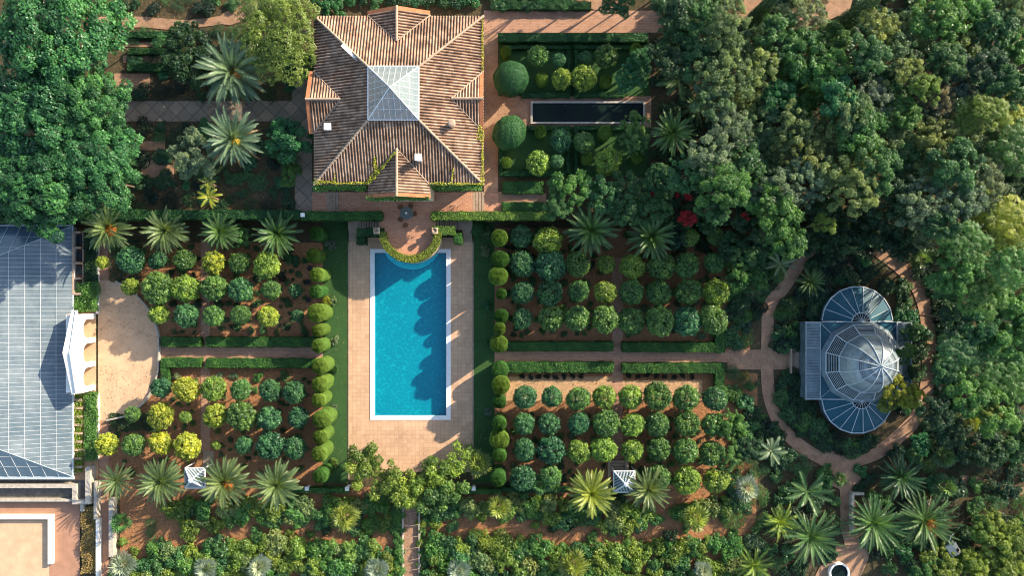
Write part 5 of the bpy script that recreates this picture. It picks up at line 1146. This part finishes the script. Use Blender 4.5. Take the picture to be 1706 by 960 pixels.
wood = [(1120, 10, 30, 'deep'), (1165, 22, 30, 'mid'), (1215, 25, 27, 'olive'), (1140, 60, 34, 'mid'), (1115, 100, 26, 'deep'), (1168, 98, 30, 'mid'), (1202, 65, 30, 'olive'), (1248, 78, 34, 'olive'), (1212, 122, 36, 'olive'), (1264, 118, 32, 'olivey'), (1190, 165, 32, 'olive'), (1245, 168, 34, 'olivey'),
 (1300, 62, 32, 'mid'), (1335, 22, 34, 'sage'), (1350, 95, 38, 'green'), (1308, 122, 26, 'green'), (1380, 62, 28, 'green'), (1345, 150, 34, 'green'), (1388, 118, 30, 'green'), (1300, 168, 30, 'emer'), (1325, 208, 30, 'olivey'), (1272, 218, 34, 'olive'), (1215, 218, 34, 'sage'), (1182, 262, 34, 'sage'),
 (1232, 272, 34, 'mid'), (1285, 262, 36, 'olive'), (1336, 256, 36, 'olivey'), (1385, 222, 36, 'olivey'), (1402, 168, 30, 'emer'), (1432, 132, 30, 'deep'), (1468, 50, 32, 'olivey'), (1518, 50, 38, 'olivey'), (1490, 92, 36, 'olive'), (1450, 92, 28, 'mid'), (1512, 122, 26, 'olivey'), (1568, 28, 38, 'green'), (1622, 15, 34, 'green'),
 (1605, 70, 38, 'olivey'), (1575, 105, 32, 'mid'), (1662, 40, 34, 'mid'), (1692, 70, 30, 'green'), (1690, 15, 28, 'olive'), (1592, 130, 36, 'blue'), (1645, 115, 32, 'deep'), (1545, 148, 22, 'lime'), (1570, 165, 24, 'tan'), (1420, 182, 30, 'olive'), (1458, 170, 30, 'grey'), (1480, 145, 26, 'mid'), (1502, 185, 28, 'green'),
 (1515, 196, 11, 'yellow'), (1550, 190, 30, 'grey'), (1432, 212, 38, 'green'), (1622, 188, 27, 'lime'), (1655, 185, 28, 'lime'), (1688, 150, 38, 'mid'), (1690, 195, 30, 'yellow'), (1600, 218, 30, 'olivey'), (1642, 245, 42, 'mid'), (1692, 248, 42, 'green'), (1472, 228, 32, 'olive'), (1522, 225, 34, 'olivey'), (1562, 236, 36, 'olivey'),
 (1500, 262, 36, 'mid'), (1552, 280, 38, 'olive'), (1600, 275, 36, 'mid'), (1642, 312, 34, 'sage'), (1600, 330, 38, 'sage'), (1690, 312, 32, 'deep'), (1462, 280, 36, 'mid'), (1430, 262, 38, 'olivey'), (1398, 298, 36, 'olivey'), (1432, 312, 34, 'olivey'), (1490, 330, 36, 'deep'), (1532, 332, 34, 'sage'), (1548, 372, 30, 'sage'), (1580, 372, 32, 'mid'),
 (1342, 302, 36, 'sage'), (1300, 312, 32, 'sage'), (1260, 318, 28, 'green'), (1212, 312, 34, 'green'), (1150, 288, 32, 'mid'), (1190, 345, 26, 'mid'), (1295, 352, 36, 'green'), (1310, 395, 32, 'green'), (1255, 372, 30, 'deep'), (1370, 362, 32, 'deep'), (1420, 372, 34, 'deep'), (1345, 402, 26, 'deep'), (1395, 408, 28, 'deep'), (1470, 378, 38, 'deep'), (1372, 372, 16, 'lime'),
 (1512, 400, 28, 'deep'), (1655, 352, 36, 'lime'), (1690, 375, 36, 'yellow'), (1612, 405, 36, 'green'), (1662, 415, 42, 'pine'), (1692, 440, 38, 'green'), (1598, 445, 36, 'green'), (1645, 475, 42, 'green'), (1692, 505, 38, 'green'), (1576, 391, 12, 'yellow'), (1630, 535, 34, 'mid'), (1680, 560, 38, 'green'), (1602, 582, 32, 'mid'),
 (1640, 612, 38, 'green'), (1690, 632, 38, 'green'), (1612, 652, 34, 'green'), (1660, 684, 36, 'green'), (1692, 735, 36, 'mid'), (1640, 745, 34, 'deep'), (1560, 690, 26, 'deep'), (1590, 722, 24, 'deep'), (1652, 690, 18, 'lime'),
 (1660, 905, 32, 'pine'), (1695, 905, 30, 'lime'), (1570, 945, 28, 'pine'), (1618, 948, 28, 'lime'), (1682, 950, 32, 'pine'), (1640, 885, 20, 'lime'), (1655, 872, 18, 'pine'), (1545, 955, 20, 'green')]
soft = {(1655, 352), (1690, 375), (1612, 405), (1662, 415), (1692, 440), (1642, 245), (1692, 248), (1645, 475), (1692, 195), (1690, 195), (1622, 188), (1655, 185), (1660, 905), (1695, 915), (1575, 945), (1622, 945), (1682, 950), (1640, 892), (1602, 582), (1640, 612), (1690, 632)}
for x, y, r, c in wood:
    kind = 's' if (x, y) in soft and y < 850 else 'l' if c in ('olive', 'olivey', 'sage', 'grey', 'tan') else 'b'
    h = 7.6 + random.uniform(-1.2, 1.6) + (1.2 if x > 1400 and y < 480 else 0)
    if y > 700: h = 3.0
    if c in ('yellow', 'lime', 'pine') and y < 700: h += .6
    if x < 1180: h -= .6
    if c == 'deep' and y > 340: h = 3.6
    if y > 500 and y < 700: h = 6.4
    T(kind, x, y, r * 1.16, h, c, zone(x, y))
for x, y, r, c, h in ((1582, 478, 24, 'mid', 6), (1590, 530, 26, 'deep', 6.5), (1578, 625, 24, 'mid', 6), (1580, 668, 24, 'deep', 5.5), (1572, 440, 22, 'deep', 5.5)): T('b', x, y, r, h, c, 'right beside the curved path east of the conservatory')
for i, (x, y) in enumerate(((950, -70), (1005, -55), (1065, -62), (1120, -50), (1180, -58), (1240, -60))): T('b', x, y, 42, 6.2, 'mid', 'beyond the top edge of the garden', 'trees beyond the top edge')
# lone features in the wood
t = T('b', 1490, 648, 27, 4.6, 'yellow', 'leaning over the conservatory dome'); T('b', 1520, 662, 22, 4.2, 'yellow', 'beside the path east of the conservatory wing'); T('b', 1480, 672, 18, 3.6, 'pine', 'right beside the lower conservatory wing'); T('b', 1508, 590, 17, 3.2, 'green', 'between dome and curved path'); T('b', 1514, 556, 14, 2.6, 'mid', 'over the right side block of the conservatory'); T('b', 1518, 622, 13, 2.4, 'deep', 'at the lower right block of the conservatory')
for i, ((x0, y0), (x1, y1), r) in enumerate((((1248, 42), (1283, -8), .75), ((1398, 46), (1452, -2), .85))):
    a = Vector(P(x0, y0, UP)); t = root('cypress_tree', a, 'tall dark narrow cypress at the top edge, %s one' % ('left' if not i else 'right'), 'cypress', 'cypresses at the top edge')
    hh = 9.0; L = []
    for k in range(16): f = k / 15; L.append((0, 0, .5 + f * hh, r * (1 - f) ** .6 * (1 if f > .05 else .7) + .08))
    me = crown('crown', L, 9000, .12, fuzz=.15, zmin=-1, jit=.4); meshobj('crown', me, t, (0, 0, 0), 1, 0, (.03, .075, .025, 1)); b = MB(); b.tube((0, 0, 0), (0, 0, hh * .7), .14, .05, 8); b.build('trunk', M['bark'], t)
# red flowering bushes
for x, y, r in ((1141, 358, 8), (1152, 368, 9), (1133, 366, 5), (1146, 329, 6), (1128, 326, 4), (1240, 357, 5), (1245, 366, 4), (1086, 322, 4), (1143, 372, 5)):
    shrub(x, y, r, 'red', 'small red flowering bougainvillea bush at the edge of the wood', 'red bougainvilleas', dz=1.6, name='bougainvillea', cat='bougainvillea', ground=UP)
# big shrubs between parterre and grove
for x, y, r, c in ((950, 318, 36, 'green'), (1000, 325, 34, 'mid'), (1050, 315, 30, 'mid'), (925, 345, 22, 'mid'), (1045, 352, 28, 'mid'), (1092, 345, 28, 'mid'), (1098, 302, 28, 'mid'), (1105, 372, 20, 'mid'), (1130, 395, 18, 'deep'), (1175, 372, 20, 'mid')):
    T('b', x, y, r, 2.8, c, 'in the thicket below the parterre', 'thicket below the parterre')
for x, y, r, c in ((1232, 460, 26, 'green'), (1250, 430, 26, 'mid'), (1225, 415, 22, 'mid'), (1262, 470, 20, 'green'), (1275, 400, 24, 'deep'), (1220, 712, 28, 'green'), (1215, 760, 24, 'orange'), (1245, 745, 20, 'deep'), (1210, 420, 16, 'deep')):
    T('b', x, y, r, 3, c, 'between the right groves and the curved path', 'trees beside the curved path')

# ------------------------------------------------------------------ shrubs and undergrowth
def scatter(poly_boxes, n, rr, cols, stem_fn, group, avoid=(), mesh=None, mind=.8, seed=1, sq=.8):
    rs = random.Random(seed); pts = []; tries = 0
    while len(pts) < n and tries < n * 60:
        tries += 1; bx = rs.choice(poly_boxes); x, y, r = rs.uniform(bx[0], bx[2]), rs.uniform(bx[1], bx[3]), rs.uniform(*rr)
        if any((x - a) ** 2 + (y - b_) ** 2 < (mind * (r + q)) ** 2 for a, b_, q in pts): continue
        if any(a[0] < x < a[2] and a[1] < y < a[3] for a in avoid): continue
        pts.append((x, y, r))
    for x, y, r in pts:
        c = rs.choice(cols); shrub(x, y, r, c, stem_fn(x, y, c), group, mesh, sq)
    return pts
def onpath(x, y):
    import itertools
    for pts, wd in (([(1352, 412), (1305, 480), (1282, 510), (1278, 620), (1284, 670), (1305, 715), (1340, 748), (1385, 772)], 15), ([(1465, 418), (1500, 445), (1527, 475), (1543, 520), (1548, 580), (1545, 640), (1530, 690), (1500, 725), (1460, 755), (1400, 775)], 16), ([(1406, 775), (1410, 815), (1412, 870), (1420, 915), (1400, 960)], 22)):
        for (ax_, ay_), (bx_, by_) in zip(pts[:-1], pts[1:]):
            dx, dy = bx_ - ax_, by_ - ay_; t_ = max(0, min(1, ((x - ax_) * dx + (y - ay_) * dy) / (dx * dx + dy * dy)))
            if math.hypot(x - ax_ - t_ * dx, y - ay_ - t_ * dy) < wd + 1: return True
    if 930 < y and 1340 < x < 1470: return True
    return False
# understorey around the conservatory and palm garden
rs = random.Random(5); pts = []
for _ in range(9000):
    x, y, r = rs.uniform(1212, 1710), rs.uniform(395, 962), rs.uniform(11, 20)
    if y > 583 and y < 618 and x < 1345: continue
    if 1336 < x < 1526 and 530 < y < 672: continue
    if (x - 1432) ** 2 + (y - 537) ** 2 < 74 ** 2 or (x - 1432) ** 2 + (y - 668) ** 2 < 74 ** 2: continue
    if onpath(x, y) or (x < 1275 and 540 < y < 690 and rs.random() < .8): continue
    if any((x - a) ** 2 + (y - b_) ** 2 < (.82 * (r + q)) ** 2 for a, b_, q in pts): continue
    pts.append((x, y, r))
for x, y, r in pts:
    c = rs.choice(['deep', 'deep', 'mid', 'black', 'mid', 'deep', 'emer', 'green'] if x > 1290 else ['mid', 'green', 'deep', 'olive'])
    wz = 'above conservatory' if y < 530 else 'beside conservatory' if y < 700 else 'around path fork' if y < 800 else 'low in palm garden'
    wz += ' by the grove' if x < 1300 else ' near curved path' if x < 1440 else ' under wood' if x < 1570 else ' far right'
    shrub(x, y, r, c, '%s shrub %s' % (WORDS[c], wz), 'undergrowth shrubs in the wood', SHRUB + FINE, .7)
rs = random.Random(25); pts = []
for _ in range(2600):
    k = rs.random()
    if k < .3: x, y, r = rs.uniform(845, 1250), rs.uniform(385, 560), rs.uniform(4, 9)
    elif k < .5: x, y, r = rs.uniform(190, 510), rs.uniform(410, 555), rs.uniform(3, 7)
    elif k < .62: x, y, r = rs.uniform(845, 1250), rs.uniform(690, 812), rs.uniform(4, 8)
    elif k < .7: x, y, r = rs.uniform(190, 515), rs.uniform(625, 790), rs.uniform(3, 6)
    else: x, y, r = rs.uniform(205, 1260), rs.uniform(826, 975), rs.uniform(7, 14)
    if (327 < x < 358 or 1013 < x < 1045) and y < 780: continue
    if x < 278 and 440 < y < 715: continue
    if y > 820 and (664 < x < 704 or rs.random() < .5 * (abs(y - 890) < 16) or (x < 285 and y < 900)): continue
    if any((x - a) ** 2 + (y - b_) ** 2 < (1.15 * (r + q)) ** 2 for a, b_, q in pts): continue
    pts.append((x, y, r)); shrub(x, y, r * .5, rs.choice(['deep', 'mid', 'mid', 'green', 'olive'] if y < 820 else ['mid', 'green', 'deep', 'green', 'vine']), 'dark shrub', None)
rs = random.Random(35)
for _ in range(700):
    x, y, r = rs.uniform(1225, 1600), rs.uniform(420, 760), rs.uniform(8, 13)
    if onpath(x, y) or (583 < y < 618 and x < 1345) or (x < 1275 and 540 < y < 690) or (1336 < x < 1526 and 530 < y < 672) or (x - 1432) ** 2 + (y - 537) ** 2 < 68 ** 2 or (x - 1432) ** 2 + (y - 668) ** 2 < 68 ** 2: continue
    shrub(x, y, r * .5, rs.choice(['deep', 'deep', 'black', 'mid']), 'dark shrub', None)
rs = random.Random(15); pts = []
for _ in range(9000):
    x, y, r = rs.uniform(1095, 1710), rs.uniform(-10, 400), rs.uniform(15, 21)
    if (y < 45 and (1222 < x < 1262 or 1320 < x < 1405)) or (x < 1110 and y < 60) or (x < 1112 and 150 < y < 215): continue
    if any((x - a) ** 2 + (y - b_) ** 2 < (.85 * (r + q)) ** 2 for a, b_, q in pts): continue
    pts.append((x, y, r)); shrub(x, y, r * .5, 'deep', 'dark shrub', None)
# flower bed between grove hedge and path
for x, y, r, c in ((1225, 570, 10, 'green'), (1245, 560, 12, 'olive'), (1222, 550, 9, 'sage'), (1240, 575, 7, 'green'), (1222, 632, 6, 'tan'), (1240, 628, 8, 'yellow'), (1226, 650, 10, 'olive'), (1248, 645, 8, 'green'), (1222, 665, 8, 'green'), (1245, 665, 7, 'tan'), (1262, 640, 5, 'olive'), (1254, 690, 14, 'deep'), (1240, 530, 14, 'green'), (1232, 505, 16, 'mid')):
    shrub(x, y, r, c, '%s little bush in the bed before the conservatory' % WORDS[c], 'bushes in the flower bed', SHRUB + FINE)
# northern belt, upper left garden
rs = random.Random(9); pts = []
for _ in range(5000):
    x, y, r = rs.uniform(205, 500), rs.uniform(-8, 345), rs.uniform(9, 18)
    if 160 < y < 210 or (20 < y < 52 and x < 440) or any(a < x < c_ and b__ < y < d_ for a, b__, c_, d_ in ((200, 66, 290, 152), (200, 232, 280, 252), (232, 272, 292, 302))) and rs.random() < .9: continue
    if x > 485 and y > 95: continue
    if any((x - a) ** 2 + (y - b_) ** 2 < (.9 * (r + q)) ** 2 for a, b_, q in pts): continue
    pts.append((x, y, r))
for x, y, r in pts:
    c = rs.choice(['deep', 'deep', 'black', 'mid', 'emer']); wz = 'above the grey path' if y < 165 else 'below the grey path'; wz += ' near the great trees' if x < 340 else ' near the villa'
    shrub(x, y, r, c, '%s low shrub %s' % (WORDS[c], wz), 'low shrubs in the upper left garden', SHRUB + FINE, .5)
for i, (x0, x1, y) in enumerate(((560, 800, 2), (830, 960, 3), (740, 980, -12))):
    for x in range(x0, x1, 22): shrub(x, y + random.uniform(-4, 4), random.uniform(11, 15), random.choice(['deep', 'mid', 'emer']), 'dark shrub above the %s' % ('villa' if x < 810 else 'top brick path'), 'shrubs at the top edge')
hedge(830, 2, 985, 15, .6, 'hedged', 'dark hedge above the top brick path')
for y0, y1 in ((52, 62), (80, 90), (105, 118)): hedge(212, y0, 300, y1, .5, 'hedged', 'thin dark hedge row %s in the shaded upper left garden' % {52: 'first from top', 80: 'in the middle', 105: 'lowest'}[y0])
# bottom belt: three rows of shrubs
def belt(x0, x1, y0f, amp, rr, cols, stem, step, seed, gap=0.0):
    rs = random.Random(seed); x = x0
    while x < x1:
        r = rs.uniform(*rr); y = y0f + amp * math.sin(x * .018 + seed) + rs.uniform(-6, 6)
        if not (655 < x < 712) and rs.random() > gap: shrub(x, y, r, rs.choice(cols), stem % ('west' if x < 684 else 'middle' if x < 960 else 'east'), 'shrub rows below the groves', SHRUB, .9)
        x += step * rs.uniform(.8, 1.2)
V_ = ['green', 'lime', 'vine', 'olivey', 'green', 'lime', 'mid']
belt(285, 1235, 846, 5, (13, 19), V_, 'leafy bush, first row below groves, %s part', 20, 1, .08)
belt(300, 1230, 866, 6, (12, 17), V_, 'leafy bush, second row below groves, %s part', 22, 2, .25)
belt(262, 1235, 915, 5, (14, 20), V_, 'leafy bush, third row below groves, %s part', 21, 3, .1)
belt(215, 1235, 940, 5, (15, 21), V_, 'leafy bush in the bottom row, %s part', 22, 4, .05)
belt(200, 1240, 962, 3, (14, 20), V_ + ['deep'], 'leafy bush cut by the lower picture edge, %s part', 24, 5, .05)
for i, y in enumerate((872, 886, 900, 913)): shrub(252, y, 9, 'emer', 'narrow emerald bush in the short upright row below the left palm', 'short upright shrub row', FINE)
hedge(480, 814, 580, 822, .8, 'hedge', 'thin low hedge below the left lawn'); hedge(760, 816, 835, 824, .8, 'hedge', 'thin low hedge below the right lawn'); hedge(836, 813, 950, 821, .8, 'hedged', 'thin dark hedge below the lower right grove')
for x in (511, 578, 789):
    c = P(x, 815, 1.0); b = MB(); b.box(-.13, .13, -.13, .13, 0, .9); b.box(-.19, .19, -.19, .19, .9, 1.0); o = b.build('stone_pillar', M['whitewash']); o.location = (c[0], c[1], 0); tag(o, None, 'pillar', 'small white hedge pillars'); REG.append((o, 'small white capped pillar in the hedge below the pool', x, 815))
c = P(504, 358, UP + 1); b = MB(); b.box(-.13, .13, -.13, .13, 0, .9); b.box(-.19, .19, -.19, .19, .9, 1.0); o = b.build('stone_pillar', M['whitewash']); o.location = (c[0], c[1], UP); tag(o, 'small white capped pillar in the upper terrace hedge', 'pillar')
# small plants on the lawns and in the grove beds
for x, y, r, c in ((552, 410, 9, 'grey'), (557, 502, 7, 'olive'), (544, 500, 8, 'yellow'), (558, 568, 7, 'sage'), (558, 615, 7, 'green'), (558, 680, 6, 'sage'), (557, 773, 7, 'lime')):
    shrub(x, y, r, c, '%s small plant on the lawn west of the pool' % WORDS[c], 'small plants on the west lawn', SHRUB)
for x, y, r, c in ((808, 418, 10, 'sage'), (811, 508, 9, 'emer'), (812, 575, 7, 'mid'), (812, 686, 7, 'grey')):
    shrub(x, y, r, c, '%s small plant on the shaded lawn east of the pool' % WORDS[c], 'small plants on the east lawn', SHRUB)
for x, y, r, c in ((294, 628, 7, 'sage'), (366, 626, 6, 'sage'), (390, 627, 6, 'sage'), (430, 629, 8, 'green'), (474, 629, 8, 'mid'), (308, 712, 5, 'mid'), (196, 723, 6, 'mid'), (497, 660, 8, 'mid'), (484, 606, 6, 'mid')):
    shrub(x, y, r, c, '%s knee high bush in the lower left grove' % WORDS[c], 'small bushes in the lower left grove', SHRUB)
for x, y, r, c in ((430, 462, 9, 'deep'), (470, 460, 9, 'black'), (480, 505, 7, 'mid'), (395, 546, 7, 'mid'), (478, 546, 6, 'deep'), (430, 505, 6, 'mid'), (330, 505, 7, 'deep'), (486, 432, 12, 'mid')):
    shrub(x, y, r, c, '%s low bush in the upper left grove' % WORDS[c], 'small bushes in the upper left grove', SHRUB)
for i in range(16):
    x = (870 + i * 14) if i < 8 else (1048 + (i - 8) * 15); shrub(x, 627 + random.uniform(-2, 2), 4.5, 'black', 'tiny dark plant under the lower right hedges', 'tiny dark plants in a row', SHRUB)
for x, y in ((516, 447), (514, 470), (514, 500)):
    c = P(x, y, .4); b = MB(); b.lathe([(.16, 0), (.24, .38), (.27, .42), (.22, .42), (.18, .3), (.001, .3)], n=14); o = b.build('flower_pot', M['iron'], None, True); o.location = (c[0], c[1], 0); tag(o, None, 'pot', 'dark pots by the clipped columns'); REG.append((o, 'dark empty plant pot beside the clipped columns', x, y))
plant_shrubs(); settle()
# fallen leaves on beds, paths and lawns
C = []; Tn = []
for (x0, y0, x1, y1, n, z) in ((170, 404, 535, 562, 2600, .05), (170, 612, 535, 812, 2600, .05), (826, 382, 1250, 586, 4200, .05), (826, 622, 1260, 812, 3800, .05), (200, 815, 1255, 962, 8000, .05), (268, 578, 538, 598, 160, .05), (826, 586, 1320, 604, 420, .05), (583, 700, 786, 786, 90, .05), (545, 400, 580, 800, 260, .03), (789, 400, 822, 800, 200, .03), (1270, 420, 1560, 780, 1500, .07), (500, 322, 830, 355, 120, UP + .08), (806, 17, 1100, 54, 260, UP + .09), (830, 159, 1085, 212, 160, UP + .09), (200, 0, 510, 345, 3500, UP + .1), (165, 470, 265, 700, 40, .07)):
    a, b_ = P(x0, y0, z), P(x1, y1, z); C.append(np.stack([RNG.uniform(a[0], b_[0], n), RNG.uniform(b_[1], a[1], n), np.full(n, z) + RNG.uniform(0, .03, n)], 1))
C = np.vstack(C); C[:, :2] += .25 * np.sin(C[:, 1::-1] * 1.7)
me = leafmesh('leaf_litter', C, unit(np.array([0, 0, 1.]) + .35 * RNG.normal(size=C.shape)), .1, RNG.uniform(.1, 1, len(C)), .6, None, 'leafmass')
a = me.attributes.new('tint', 'FLOAT_VECTOR', 'FACE'); pal = np.array([(.16, .10, .05), (.24, .16, .07), (.09, .06, .035), (.10, .12, .04), (.30, .2, .1)])
a.data.foreach_set('vector', pal[RNG.integers(0, 5, len(C))].astype(np.float32).ravel()); tag(link(bpy.data.objects.new('leaf_litter', me)), 'scattered fallen leaves on beds and paths', 'leaf litter', None, 'stuff')
print('objects', len(bpy.data.objects))
